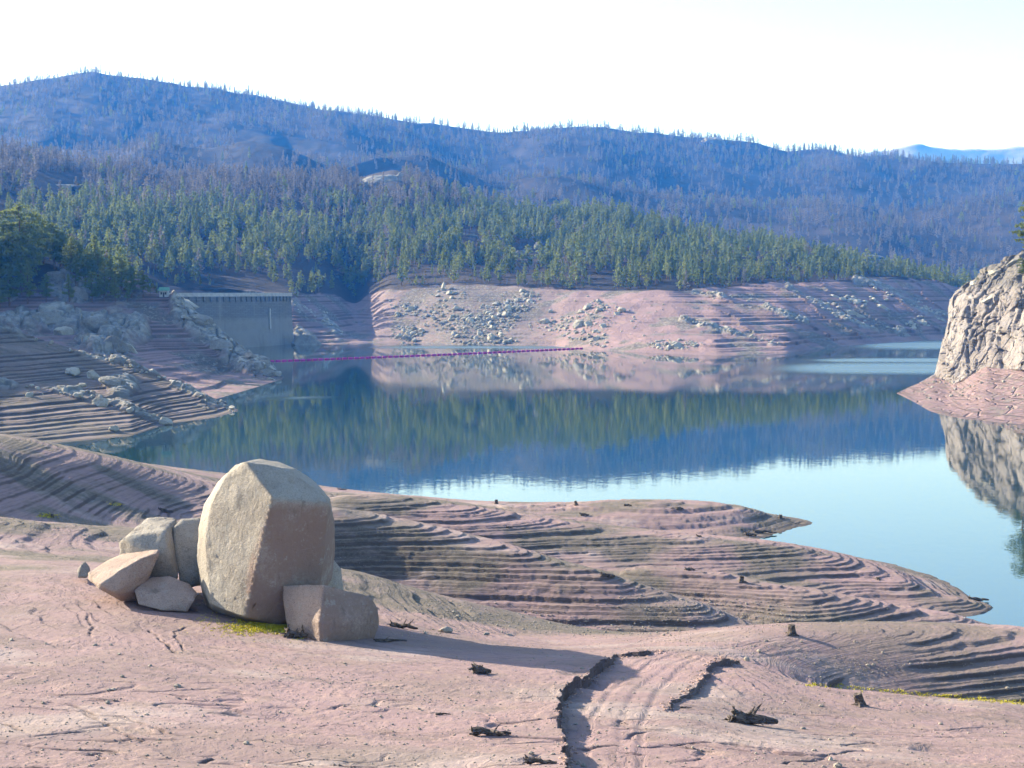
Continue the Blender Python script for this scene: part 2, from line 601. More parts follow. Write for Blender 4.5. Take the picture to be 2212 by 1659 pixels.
# big undulations of the terraced ridges: small noses and rills running down to the water
Z = Z + 0.13 * fbm(X / 11, Y / 11, 3, 21) * sstep(60, 80, Y) + 0.035 * fbm(X / 3, Y / 3, 2, 31)
foreg = 1 - sstep(62, 74, Y + 0.05 * np.abs(X))
gul = sstep(16, 20, X + 0.25 * (60 - Y)) * sstep(57.0, 58.5, Y)           # right gully slope is terraced as well
ter = np.clip(np.maximum(1 - foreg, gul), 0, 1)
patch = sstep(-0.25, 0.15, fbm(X / 16, Y / 16, 3, 41) + 0.25)
ter = ter * np.maximum(0.6 + 0.4 * patch, gul)
# smooth apron behind the boulder has faint terraces only
ap = np.exp(-((X - 4) / 16) ** 2 - ((Y - 75) / 7.5) ** 2)
ter = ter * (1 - 0.9 * np.clip(ap * 1.3, 0, 1))
leftap = sstep(-8, -14, X) * sstep(95, 88, Y) * sstep(64, 70, Y)
ter = ter * (1 - 0.55 * leftap)
ter = ter * (1 - 0.62 * sstep(-8, -14, X) * sstep(92, 98, Y))
ter = ter * (0.6 + 0.4 * sstep(-.25, .1, fbm(X / 5, Y / 3.5, 3, 45)))
zt, tt = terrace(Z + 0.05 * fbm(X / 1.1, Y / 1.1, 2, 51), LV, 0.28, 0.2)
Zn = Z + (zt - Z) * ter
Zn = Zn + 0.05 * ter * fbm(X / 0.8, Y / 0.8, 3, 47) * (1 - foreg)
# fine drying lines on everything
z2, _ = terrace(Zn + 0.03 * fbm(X / 1.7, Y / 1.7, 3, 63), LV2, 0.14, 0.2)
fine = sstep(-0.02, 0.22, fbm(X / 8, Y / 10, 3, 61) + 0.25 * sstep(48, 38, Y)) * 0.9
Zn = Zn + (z2 - Zn) * fine * (1 - 0.6 * ter)
# rill lines in the lower left and lower right of the foreground
wl = fbm(X / 5, Y / 2.2, 3, 71)
Zn = Zn - 0.10 * np.exp(-((wl) / 0.035) ** 2) * sstep(50, 40, Y) * sstep(0.0, 0.3, fbm(X / 6, Y / 6, 2, 72) + 0.15)
# the sandy track and its cut banks
bankL = [PZ(px, py, z) for px, py, z in ((1432, 1408, 10.0), (1395, 1414, 10.1), (1329, 1417, 10.2), (1302, 1440, 10.6), (1270, 1462, 10.9), (1243, 1480, 11.1), (1214, 1504, 11.4), (1205, 1535, 11.8),
                                          (1211, 1570, 12.1), (1226, 1597, 12.4), (1218, 1630, 12.7), (1222, 1659, 12.9), (1215, 1760, 13.6))]
wx = X + 0.22 * fbm(X / 0.9, Y / 0.9, 3, 81); wy = Y + 0.3 * fbm(X / 0.9 + 40, Y / 0.9, 3, 82)
dL, fL = polydist(wx, wy, bankL)
dL = -dL
endf = (0.45 + 0.55 * sstep(0.1, 0.3, fL)) * sstep(0.0, 0.1, fL) * sstep(1.0, 0.97, fL) * (0.75 + 0.5 * pn(fL * 9, fL * 0, 85))
bankR = [PZ(px, py, z) for px, py, z in ((1610, 1422, 9.9), (1575, 1428, 10.1), (1540, 1434, 10.3), (1530, 1452, 10.5), (1505, 1477, 10.8), (1452, 1502, 11.2), (1440, 1530, 11.4))]
dR, fR = polydist(wx, wy, bankR)
inside = None
left_side = dL < 0
amp = 0.56 * endf
Zn = Zn + np.where(left_side, amp * 0.5 * np.exp(dL / 2.2), -amp * 0.5 * np.exp(-dL / 2.6) * 1.0)
stepL = sstep(-0.13, 0.13, dL)
# soften the jump itself into a steep crumbly face
scL = np.exp(-(dL / 0.22) ** 2) * endf
endr = sstep(0.0, 0.12, fR) * sstep(1.0, 0.8, fR) * np.clip(.75 + 1.3 * pn(fR * 7, fR * 0, 86), 0.1, 1.2)
Zn = Zn + np.where(dR > 0, 0.13 * endr * np.exp(-dR / 1.2), -0.15 * endr * np.exp(dR / 1.2))
scR = np.exp(-(dR / 0.22) ** 2) * endr
# wheel ruts
rutc = [PZ(px, py, z) for px, py, z in ((1900, 1385, 8.9), (1700, 1387, 9.2), (1560, 1398, 9.7), (1440, 1432, 10.4), (1370, 1480, 10.9), (1330, 1560, 11.6), (1330, 1659, 12.6), (1340, 1800, 13.8))]
dC, fC = polydist(X, Y, rutc)
onroad = np.exp(-(dC / 1.9) ** 4) * sstep(0.02, 0.2, fC)
for off in (-0.75, 0.75, -0.2, 1.15):
    w = 0.13
    rr = 0.024 if abs(off) in (0.75,) else 0.015
    Zn = Zn - rr * np.exp(-((dC - off + 0.1 * np.sin(fC * 9 + off * 5)) / w) ** 2) * sstep(0.02, 0.2, fC)
    Zn = Zn + rr * 0.5 * np.exp(-((dC - off - 0.24 + 0.1 * np.sin(fC * 9 + off * 5)) / w) ** 2) * sstep(0.02, 0.2, fC)
Zn = Zn + 0.022 * fbm(X / 0.35, Y / 0.35, 3, 91) * (1 - 0.7 * onroad)
# no jumps where the ground meets the water line
Zn = np.where(base < 0, np.minimum(Zn, base * 0.6), Zn)
# thin rills cut by draining water
tmpg = Grid(X, Y, base)
rill = np.zeros_like(Zn)
nk = int(np.searchsorted(Yr, 66)); Xs, Ys_ = X[:nk], Y[:nk]
wob1, wob2 = .16 * fbm(Xs / .9, Ys_ / .9, 3, 95), .22 * fbm(Xs / 1.1, Ys_ / 1.1, 3, 96)
for w0, dep, pl_ in ((.07, .10, [(0, 1504), (67, 1511), (156, 1522), (213, 1544), (267, 1549), (311, 1562), (356, 1580), (445, 1589)]),
                     (.06, .08, [(0, 1524), (89, 1531), (178, 1537), (231, 1562), (267, 1580)]),
                     (.08, .11, [(-30, 1550), (27, 1566), (67, 1584), (111, 1582), (200, 1577), (249, 1580), (311, 1597), (365, 1620)]),
                     (.06, .09, [(-20, 1588), (71, 1600)]), (.06, .09, [(-20, 1602), (98, 1626)]), (.05, .07, [(0, 1655), (60, 1652), (130, 1656)]), (.05, .06, [(200, 1630), (270, 1626), (330, 1640), (420, 1636)]),
                     (.07, .11, [(316, 1353), (351, 1384), (369, 1402), (391, 1415)]), (.06, .08, [(187, 1322), (200, 1353), (193, 1380)]), (.05, .07, [(409, 1351), (378, 1366), (382, 1384), (409, 1415)]),
                     (.05, .05, [(470, 1600), (560, 1596), (640, 1612), (760, 1606)]), (.05, .05, [(500, 1640), (640, 1630), (800, 1645), (980, 1636)]), (.05, .05, [(620, 1560), (720, 1556), (800, 1566)]),
                     (.07, .09, [(1519, 1523), (1589, 1533), (1655, 1533), (1717, 1543), (1791, 1547), (1849, 1558), (1907, 1568), (1989, 1574), (2044, 1578), (2121, 1570), (2240, 1572)]),
                     (.06, .07, [(1472, 1597), (1538, 1609), (1624, 1621), (1662, 1615)]), (.06, .07, [(1430, 1516), (1460, 1535), (1511, 1541), (1546, 1539)]), (.05, .05, [(1700, 1600), (1850, 1612), (2000, 1606), (2212, 1622)]),
                     (.05, .06, [(1780, 1560), (1880, 1580), (2000, 1592), (2212, 1590)])):
    pw = [tmpg.hit(*p_) for p_ in pl_]
    dr_, fr_ = polydist(Xs + wob1, Ys_ + wob2, pw)
    gate = sstep(0, .1, fr_) * sstep(1, .85, fr_) * (.55 + .6 * pn(fr_ * 14, fr_ * 0 + dep * 50, 97))
    c_ = np.exp(-(dr_ / w0) ** 2) * gate
    Zn[:nk] += - dep * c_ + .3 * dep * np.exp(-((dr_ - 2.2 * w0) / (1.5 * w0)) ** 2) * gate
    rill[:nk] = np.maximum(rill[:nk], c_)
# slope for material
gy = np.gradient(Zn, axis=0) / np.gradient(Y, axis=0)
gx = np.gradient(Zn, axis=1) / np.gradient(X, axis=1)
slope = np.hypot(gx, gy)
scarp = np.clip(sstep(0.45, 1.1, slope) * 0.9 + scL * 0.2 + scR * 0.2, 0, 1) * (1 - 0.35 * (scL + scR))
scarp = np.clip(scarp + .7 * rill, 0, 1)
gravel = np.clip(sstep(-0.10, 0.22, fbm(X / 12, Y / 7, 4, 101)) * (0.3 + 0.7 * (1 - foreg)) + sstep(0.8, 0.2, base) * 0.6, 0, 1)
gv = np.exp(-((X - 18) / 9) ** 2 - ((Y - 95) / 5) ** 2) + np.exp(-((X - 8) / 12) ** 2 - ((Y - 78) / 4) ** 2) + 0.8 * np.exp(-((X - 24) / 6) ** 2 - ((Y - 62) / 3) ** 2)
gravel = np.clip(gravel + gv, 0, 1) * (1 - onroad) * (1 - 0.6 * foreg * (1 - np.clip(gv, 0, 1)))
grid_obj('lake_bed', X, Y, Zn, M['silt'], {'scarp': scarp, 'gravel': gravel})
near = Grid(X, Y, Zn)

def cells(x, y, seed=0):
    """random value and edge distance of the nearest jittered cell"""
    ix = np.floor(x).astype(np.int64); iy = np.floor(y).astype(np.int64)
    b1 = np.full(x.shape, 9.0); b2 = np.full(x.shape, 9.0); val = np.zeros(x.shape)
    for a in (-1, 0, 1):
        for b in (-1, 0, 1):
            h = _h(ix + a, iy + b, seed); h2 = _h(ix + a + 77, iy + b + 31, seed + 3)
            d = np.hypot(ix + a + h / 4096 - x, iy + b + h2 / 4096 - y)
            m = d < b1
            b2 = np.where(m, b1, np.minimum(b2, d)); val = np.where(m, _h(ix + a + 11, iy + b + 5, seed + 7) / 4096, val); b1 = np.where(m, d, b1)
    return val, b2 - b1


def blocks(x, y, s1, seed):
    wx_ = x + s1 * .25 * fbm(x / s1, y / s1, 2, seed + 1); wy_ = y + s1 * .25 * fbm(x / s1 + 9, y / s1, 2, seed + 2)
    v, e = cells(wx_ / s1, wy_ / s1 / 1.3, seed)
    v2, e2 = cells(wx_ / s1 * 2.7, wy_ / s1 * 2.2, seed + 5)
    return (v * .65 + v2 * .35) - .35 * sstep(.12, 0, e) - .15 * sstep(.12, 0, e2)


# ------------------------------------------------------------------ profile terrains


def feat(pts):
    """pts: (px, py, Y) -> arrays u, Y, z"""
    w = [PD(*p) for p in pts]
    return np.array([p[0] / p[1] for p in w]), np.array([p[1] for p in w]), np.array([p[2] for p in w])


def featz(pts):
    w = [PZ(*p) for p in pts]
    return np.array([p[0] / p[1] for p in w]), np.array([p[1] for p in w]), np.array([p[2] for p in w])


def smooth1(a, k):
    ker = np.hanning(k + 2)[1:-1]; ker /= ker.sum()
    p = np.pad(a, k // 2, mode='edge')
    return np.convolve(p, ker, 'valid')[:len(a)]


def build_profile(u, feats, counts, k=9):
    """feats: list of (Y(u), z(u)); counts: rows between them"""
    Ys, Zs = [], []
    for i in range(len(feats) - 1):
        n = counts[i]
        t = np.linspace(0, 1, n, endpoint=(i == len(feats) - 2))[:, None]
        Ys.append(feats[i][0] * (1 - t) + feats[i + 1][0] * t)
        Zs.append(feats[i][1] * (1 - t) + feats[i + 1][1] * t)
    Y = np.vstack(Ys); Z = np.vstack(Zs)
    return u[None, :] * Y, Y, Z


def I(u, f, k=9):
    return smooth1(np.interp(u, f[0], f[1]), k), smooth1(np.interp(u, f[0], f[2]), k)


# ---- far land
NU = 1300
uf = np.linspace(-0.62, 0.62, NU)
S = featz([(-700, 750, 0), (100, 750, 0), (400, 741, 0), (560, 737, 0), (640, 744, 0), (720, 744, 0), (800, 740, 0), (900, 741, 0), (1000, 745, 0), (1200, 748, 0), (1300, 757, 0), (1400, 762, 0),
           (1550, 768, 0), (1700, 762, 0), (1800, 750, 0), (1850, 745, 0), (2000, 735, 0), (2040, 733, 0), (2300, 728, 0), (2900, 722, 0)])
T = feat([(-700, 560, 640), (0, 590, 660), (300, 615, 690), (420, 622, 740), (628, 636, 735), (700, 632, 790), (770, 640, 850), (800, 632, 830), (830, 626, 800), (1000, 611, 785), (1100, 618, 775), (1300, 626, 745),
          (1450, 627, 725), (1500, 624, 740), (1700, 610, 790), (1900, 602, 850), (2000, 603, 880), (2060, 618, 900), (2300, 640, 950), (2900, 640, 950)])
G1 = 40
Cc = feat([(-700, 300, 1200), (0, 290 + G1, 1250), (100, 300 + G1, 1250), (200, 328 + G1, 1250), (400, 340 + G1, 1250), (500, 345 + G1, 1250), (620, 352 + G1, 1250), (700, 345 + G1, 1280), (780, 335 + G1, 1300), (850, 322 + G1, 1300),
           (950, 370 + G1, 1250), (1050, 400 + G1, 1200), (1130, 428 + G1, 1150), (1200, 438 + G1, 1120), (1290, 430 + G1, 1100), (1400, 445 + G1, 1100), (1500, 468 + G1, 1080), (1600, 480 + G1, 1060),
           (1700, 500 + G1, 1050), (1800, 530 + G1, 1030), (1900, 555 + G1, 1020), (2000, 580 + G1, 1010), (2100, 595 + G1, 1000), (2300, 600 + G1, 1000), (2900, 600, 1000)])
B1 = feat([(-700, 330, 1850), (0, 315, 1850), (350, 330, 1850), (520, 300, 1800), (620, 320, 1780), (740, 345, 1760), (850, 350, 1850), (1000, 365, 1850), (1150, 400, 1800), (1300, 400, 1850), (1600, 425, 1850), (2000, 455, 1800), (2212, 440, 1800), (2900, 430, 1800)])
Bb = feat([(-700, 250, 2600), (-100, 195, 2600), (0, 182, 2600), (100, 168, 2600), (180, 156, 2600), (250, 160, 2600), (420, 184, 2600), (500, 198, 2600), (600, 217, 2600), (700, 237, 2600), (820, 254, 2600), (900, 268, 2600), (1000, 280, 2600),
           (1100, 283, 2600), (1200, 276, 2600), (1290, 272, 2600), (1380, 286, 2600), (1480, 298, 2600), (1540, 296, 2600), (1600, 306, 2600), (1700, 326, 2600), (1780, 324, 2600), (1840, 336, 2550),
           (1950, 345, 2500), (2050, 356, 2450), (2212, 372, 2400), (2900, 420, 2400)])
sY, sZ = I(uf, S); tY, tZ = I(uf, T, 27); cY, cZ = I(uf, Cc, 21); bY, bZ = I(uf, B1, 31); rY, rZ = I(uf, Bb, 11)
mid = 0.5
feats = [(sY - 14, sZ - 3.0), (sY, sZ), (sY * .5 + tY * .5, sZ * .5 + tZ * 0.47), (tY, tZ), (tY * .5 + cY * .5, tZ * .52 + cZ * .48), (cY, cZ),
         (cY + 260, cZ * 0.72 - 8), (bY, bZ), (bY + 230, bZ - 12), (rY * .6 + bY * .4, (bZ - 12) * .5 + rZ * .5), (rY, rZ), (rY + 500, rZ - 120)]
Xf, Yf, Zf = build_profile(uf, feats, [6, 90, 90, 90, 110, 22, 60, 12, 40, 60, 8])
zone = np.repeat(tZ[None, :], Yf.shape[0], 0)
dry = sstep(-1.5, 1.5, Yf - tY[None, :] + 9 * fbm(Xf / 25, Yf / 25, 3, 5))
dT = np.clip((Yf - tY[None, :]) / 100, 0, 1)
Zf = Zf + dT * (7 * fbm(Xf / 90, Yf / 140, 4, 201)) * sstep(0, 1, (Zf + 5) / 10)
ridgy = sstep(1350, 1700, Yf) * sstep(2600, 2350, Yf)
Zf = Zf + ridgy * 24 * (np.abs(fbm(Xf / 300 + 0.3 * Yf / 300, Yf / 700, 3, 211)) * 2 - 0.35)
# drawdown slope: small spurs, gully at the dam end, terraces
sh = (1 - dT) * sstep(0, 3, Zf)
px_, _ = proj(Xf, Yf, Zf)
Zf = Zf + sh * 1.6 * fbm(Xf / 26, Yf / 40, 3, 221)
gc = np.exp(-((px_ - 775 + (Yf - 720) * .12 - 18 * fbm(Yf / 30, Xf * 0, 2, 229)) / 34) ** 2) * sh
Zf = Zf - 4.0 * gc * np.clip(Zf / 12, 0, 1)
right = sstep(1430, 1560, px_) * sh
saw = (Xf * 0.9 + Yf * 0.5) / 46
saw = saw + 0.8 * fbm(Xf / 60, Yf / 60, 2, 227)
Zf = Zf + right * 1.5 * (np.abs((saw % 1) - 0.62) * 2 - .5)
LVF = make_levels(0.3, 60, 0.35, 0.9, 9)
ztf, _ = terrace(Zf + 0.25 * fbm(Xf / 9, Yf / 9, 2, 231), LVF, 0.3, 0.2)
rmf = np.zeros_like(Zf); qxf, qyf = proj(Xf, Yf, Zf)
for pl_, wd_ in (([(1475, 690), (1558, 712), (1618, 728), (1690, 745)], 7), ([(1500, 630), (1622, 648), (1740, 695)], 8), ([(1700, 622), (1808, 676), (1860, 700), (1950, 718)], 9), ([(1850, 604), (1975, 650), (2040, 684)], 12),
                 ([(640, 650), (700, 690), (740, 730)], 14), ([(640, 720), (670, 735)], 16)):
    dlf, _f = polydist(qxf, qyf, pl_)
    rmf = np.maximum(rmf, sstep(1.0, .5, np.abs(dlf) / wd_ + .85 * fbm(Xf / 16, Yf / 16, 3, 351)))
rmf = rmf * sstep(-.2, .08, fbm(Xf / 26, Yf / 26, 3, 357)) * sstep(.3, 2, Zf)
Zf = Zf + rmf * 2.4 * blocks(Xf, Yf, 7.5, 353)
tm = (1 - rmf) * (1 - dry) * np.clip(0.35 + 0.65 * right + 0.65 * sstep(830, 700, px_), 0, 1)
Zf = np.where(Zf > 0.3, Zf + (ztf - Zf) * tm, Zf)
sl_f = np.hypot(np.gradient(Zf, axis=0) / np.gradient(Yf, axis=0), np.gradient(Zf, axis=1) / np.gradient(Xf, axis=1))
grf = np.clip(np.exp(-((px_ - 1010) / 150) ** 2) * .8 + sstep(0.08, 0.25, fbm(Xf / 22, Yf / 22, 3, 241)), 0, 1) * (1 - dry)
grid_obj('hills', Xf, Yf, Zf, M['hill'], {'dry': dry, 'scarp': sstep(0.35, 0.9, sl_f) * (1 - rmf), 'gravel': grf, 'rock': rmf})
far = Grid(Xf, Yf, Zf)

# ---- left bank, nearer spur
u1 = np.linspace(-0.62, PD(517, 885, 300)[0] / 300, 620)
S1 = featz([(-800, 1000, 0), (0, 966, 0), (67, 962, 0), (283, 942, 0), (367, 915, 0), (467, 902, 0), (517, 887, 0)])
C1 = feat([(-800, 420, 350), (-250, 480, 342), (-100, 600, 335), (0, 703, 330), (167, 758, 325), (277, 782, 322), (383, 829, 312), (470, 867, 305), (517, 886, 300)])  # points left of view raised as an unseen hill to shade this bank
a1 = I(u1, S1, 7); b1 = I(u1, C1, 7)
d1 = np.maximum(b1[0], a1[0] + 1.5)
X1, Y1, Z1 = build_profile(u1, [(a1[0] - 12, a1[1] - 2.5), a1, (d1, b1[1]), (d1 + 22, b1[1] - 5), (d1 + 70, np.minimum(b1[1] - 9, -1))], [6, 260, 26, 8])
sh1 = sstep(0.2, 3, Z1)
Z1 = Z1 + sh1 * (0.55 * fbm(X1 / 14, Y1 / 14, 4, 301))
Z1t, _ = terrace(Z1 + 0.1 * fbm(X1 / 4, Y1 / 4, 2, 303), make_levels(0.15, 40, 0.11, 0.34, 4), 0.25, 0.12)
qx1, qy1 = proj(X1, Y1, Z1)
dl1, _f = polydist(qx1, qy1, [(-100, 680), (0, 706), (167, 760), (277, 784), (383, 831), (500, 884)])
rm1 = sstep(1.0, .5, np.abs(dl1) / 11 + .9 * fbm(X1 / 8, Y1 / 8, 3, 321))
dl1, _f = polydist(qx1, qy1, [(0, 830), (60, 845), (170, 850), (280, 884), (360, 912)])
rm1 = np.maximum(rm1, sstep(1.0, .5, np.abs(dl1) / 11 + .95 * fbm(X1 / 8, Y1 / 8, 3, 323)))
rm1 = np.maximum(rm1, sstep(1.1, .7, np.hypot((qx1 - 262) / 40, (qy1 - 828) / 32) + .4 * fbm(X1 / 8, Y1 / 8, 3, 325)))
rm1 = np.maximum(rm1, sstep(1.1, .7, np.hypot((qx1 - 470) / 40, (qy1 - 872) / 14) + .4 * fbm(X1 / 8, Y1 / 8, 3, 327)))
rm1 = rm1 * sstep(-.22, .05, fbm(X1 / 16, Y1 / 16, 3, 329)) * sstep(.2, 1.0, Z1)
Z1 = np.where(Z1 > 0.15, Z1 + (Z1t - Z1) * 0.9 * (1 - rm1), Z1)
Z1 = Z1 + rm1 * (1.7 * blocks(X1, Y1, 4.0, 345) - .1)
sl1 = np.hypot(np.gradient(Z1, axis=0) / np.gradient(Y1, axis=0), np.gradient(Z1, axis=1) / np.gradient(X1, axis=1))
g1 = np.clip(0.55 + 0.4 * sstep(-0.1, 0.3, fbm(X1 / 14, Y1 / 9, 3, 305)) + sstep(.8, 1.0, (Y1 - a1[0]) / (d1 - a1[0])), 0, 1)
M['bank'] = M['silt_far']
grid_obj('terraced_shore', X1, Y1, Z1, M['bank'], {'scarp': sstep(0.35, 1.0, sl1) * (1 - rm1), 'gravel': g1, 'rock': rm1})
pen1 = Grid(X1, Y1, Z1)

# ---- left bank, farther spur carrying the big trees
u2 = np.linspace(-0.62, PD(617, 815, 414)[0] / 414, 760)
S2 = featz([(-800, 880, 0), (0, 880, 0), (300, 866, 0), (467, 862, 0), (500, 853, 0), (560, 835, 0), (617, 817, 0)])
M2 = feat([(-800, 380, 430), (-400, 420, 430), (-150, 600, 428), (0, 690, 425), (140, 712, 420), (300, 740, 418), (400, 770, 415), (483, 800, 415), (567, 816, 405), (617, 816, 414)])
C2 = feat([(-800, 180, 520), (-400, 260, 510), (-160, 470, 490), (0, 560, 480), (100, 572, 475), (200, 600, 465), (300, 626, 455), (367, 634, 450), (420, 680, 445), (483, 732, 438), (567, 792, 422), (617, 816, 414.5)])  # out-of-view left end, here and in the mid line, built up to throw shade
a2 = I(u2, S2, 7); m2 = I(u2, M2, 11); b2 = I(u2, C2, 9)
e2 = np.maximum(b2[0], a2[0] + 1.5)
mm = np.clip(m2[0], a2[0] + 0.6, e2 - 0.5)
X2, Y2, Z2 = build_profile(u2, [(a2[0] - 12, a2[1] - 2.5), a2, (mm, m2[1]), (e2, b2[1]), (e2 + 60, np.where(b2[1] > 27, b2[1] + 3, b2[1] - 12)), (e2 + 240, np.where(b2[1] > 27, b2[1] - 2, -3))], [6, 130, 130, 30, 10])
sh2 = sstep(0.2, 3, Z2)
Z2 = Z2 + sh2 * (1.3 * fbm(X2 / 22, Y2 / 22, 4, 311))
Z2t, _ = terrace(Z2 + 0.1 * fbm(X2 / 5, Y2 / 5, 2, 313), make_levels(0.15, 60, 0.3, 0.9, 14), 0.3, 0.25)
dry2 = sstep(25.5, 27.5, Z2 + fbm(X2 / 9, Y2 / 9, 2, 317))
qx2, qy2 = proj(X2, Y2, Z2)
dl2, _f = polydist(qx2, qy2, [(400, 665), (430, 690), (500, 748), (560, 788), (612, 812)])
rm2 = sstep(1.0, .5, np.abs(dl2 + 8) / 32 + .5 * fbm(X2 / 12, Y2 / 12, 3, 331))
rm2 = np.maximum(rm2, sstep(1.15, .75, np.hypot((qx2 - 235) / 75, (qy2 - 715) / 55) + .5 * fbm(X2 / 12, Y2 / 12, 3, 333)))
rm2 = np.maximum(rm2, sstep(1.15, .8, np.hypot((qx2 - 90) / 120, (qy2 - 690) / 22) + .5 * fbm(X2 / 12, Y2 / 12, 3, 335)))
rm2 = np.maximum(rm2, sstep(1.1, .8, np.hypot((qx2 - 150) / 55, (qy2 - 620) / 30) + .5 * fbm(X2 / 12, Y2 / 12, 3, 337)))
rm2 = rm2 * sstep(.3, 1.5, Z2)
Z2 = np.where(Z2 > 0.15, Z2 + (Z2t - Z2) * 0.8 * (1 - dry2) * (1 - rm2), Z2)
Z2 = Z2 + rm2 * (4.4 * blocks(X2, Y2, 8.5, 341) - .3)
sl2 = np.hypot(np.gradient(Z2, axis=0) / np.gradient(Y2, axis=0), np.gradient(Z2, axis=1) / np.gradient(X2, axis=1))
g2 = sstep(0.0, 0.25, fbm(X2 / 16, Y2 / 12, 3, 315))
grid_obj('hillside', X2, Y2, Z2, M['hill'], {'scarp': sstep(0.35, 1.0, sl2) * (1 - rm2), 'gravel': g2, 'dry': dry2, 'rock': rm2})
pen2 = Grid(X2, Y2, Z2)

# ---- distant mountains
ud = np.linspace(-0.1, 0.75, 300)
D0 = feat([(700, 420, 5200), (1500, 380, 5200), (1780, 345, 5200), (1870, 330, 5200), (1930, 322, 5200), (1960, 314, 5200), (1985, 311, 5200), (2010, 318, 5200), (2080, 323, 5200), (2160, 322, 5200), (2212, 315, 5200), (2400, 300, 5200), (3000, 330, 5200), (3600, 400, 5200)])
dd = I(ud, D0, 3)
Xd, Yd, Zd = build_profile(ud, [(dd[0] - 600, dd[1] * 0 + 60), dd, (dd[0] + 300, dd[1] - 150)], [50, 6])
Zd = Zd + 35 * fbm(Xd / 400, Yd / 500, 4, 401) * np.clip((dd[0][None] - Yd) / 600, 0, 1) + 5 * fbm(Xd / 30, Yd / 30, 2, 403)
grid_obj('mountain', Xd, Yd, Zd, simple('distant_forest', (0.26, 0.235, 0.19), 0.95, 0.3, 0.01))

# ---- cliff on the right
uc0 = PD(1937, 850, 348)[0] / 348
uc = uc0 + (0.66 - uc0) * np.linspace(0, 1, 620) ** 1.5
Sc = featz([(1937, 850, 0), (2006, 887, 0), (2027, 894, 0), (2080, 905, 0), (2212, 917, 0), (2400, 936, 0), (2800, 960, 0), (3200, 980, 0)])
Fc = feat([(1937, 849, 350), (1985, 827, 372), (2018, 810, 388), (2024, 811, 387), (2045, 818, 376), (2057, 831, 351), (2080, 822, 349), (2106, 804, 346), (2132, 791, 343), (2162, 796, 336), (2212, 797, 322), (2400, 820, 290), (3200, 850, 265)])
Tc = feat([(1937, 850, 349.6), (1985, 827, 372.6), (2019, 808, 392.8), (2024, 790, 397), (2034, 765, 394), (2050, 715, 386), (2066, 672, 382), (2100, 655, 368), (2150, 650, 358), (2212, 640, 342), (2400, 610, 310), (3200, 560, 290)])
Kc = feat([(1937, 850, 350.2), (1985, 827, 373.2), (2019, 808, 393.6), (2024, 788, 398), (2034, 760, 396), (2050, 700, 392), (2066, 636, 395), (2100, 600, 392), (2150, 576, 382), (2180, 560, 378), (2212, 542, 374), (2400, 470, 370), (3200, 380, 370)])
fa, fb, fc, fd = I(uc, Sc, 3), I(uc, Fc, 7), I(uc, Tc, 3), I(uc, Kc, 3)
Xk, Yk, Zk = build_profile(uc, [(fa[0] - 14, fa[1] - 3), fa, fb, fc, fd, (fd[0] + 30, fd[1] - 6), (fd[0] + 130, fd[1] * 0 - 3)], [6, 110, 200, 90, 20, 14])
rowi = np.concatenate([np.full(6, 0), np.full(110, 1), np.full(200, 2), np.full(90, 3), np.full(20, 4), np.full(14, 5)])[:, None]
isrock = sstep(1, 0, np.clip((rowi < 2) * 1.0, 0, 1)) * np.ones_like(Xk)
isrock = np.where(rowi >= 2, 1.0, 0.0) * np.ones_like(Xk)
big = np.clip((fd[1][None, :] - 3) / 8, 0, 1)
rk = isrock * big
gA = fbm3(Xk / 14, Yk / 14, Zk / 22, 4, 501)
gB = np.abs(fbm3(Xk / 4.5, Yk / 4.5, Zk / 7, 3, 505))
gC = fbm3((Xk + Zk * .5) / 1.6, Yk / 1.6, (Zk - Xk * .4) / 1.1, 3, 509)
gD = fbm3((Xk - Zk * .3) / 8, Yk / 8, (Zk + Xk * .5) / 2.6, 3, 515)
crk = np.exp(-(fbm3(Xk / 9 + Zk / 40, Yk / 9, Zk / 30, 2, 519) / 0.03) ** 2) + 0.7 * np.exp(-(fbm3(Xk / 20, Yk / 20, (Zk + Xk * .4) / 7, 2, 523) / 0.025) ** 2)
dsp = rk * (gA * 4.2 - gB * 0.8 + gC * 0.3 + np.abs(gD) * 1.0 - crk * 1.0 + 2.6 * blocks(Xk * .7 - Yk * .7 + Zk * .35, Zk * .8 - Xk * .3, 6.5, 531))
Xk = Xk - dsp * 0.75; Yk = Yk - dsp * 0.65; Zk = Zk + dsp * 0.25 * (rowi >= 3)
low = (1 - isrock)
Zkt, _ = terrace(Zk + 0.12 * fbm(Xk / 14, Yk / 14, 2, 511), make_levels(0.15, 20, 0.3, .7, 15), 0.45, 0.5)
Zk = np.where((Zk > 0.15) & (isrock < .5), Zk * .55 + Zkt * .45, Zk)


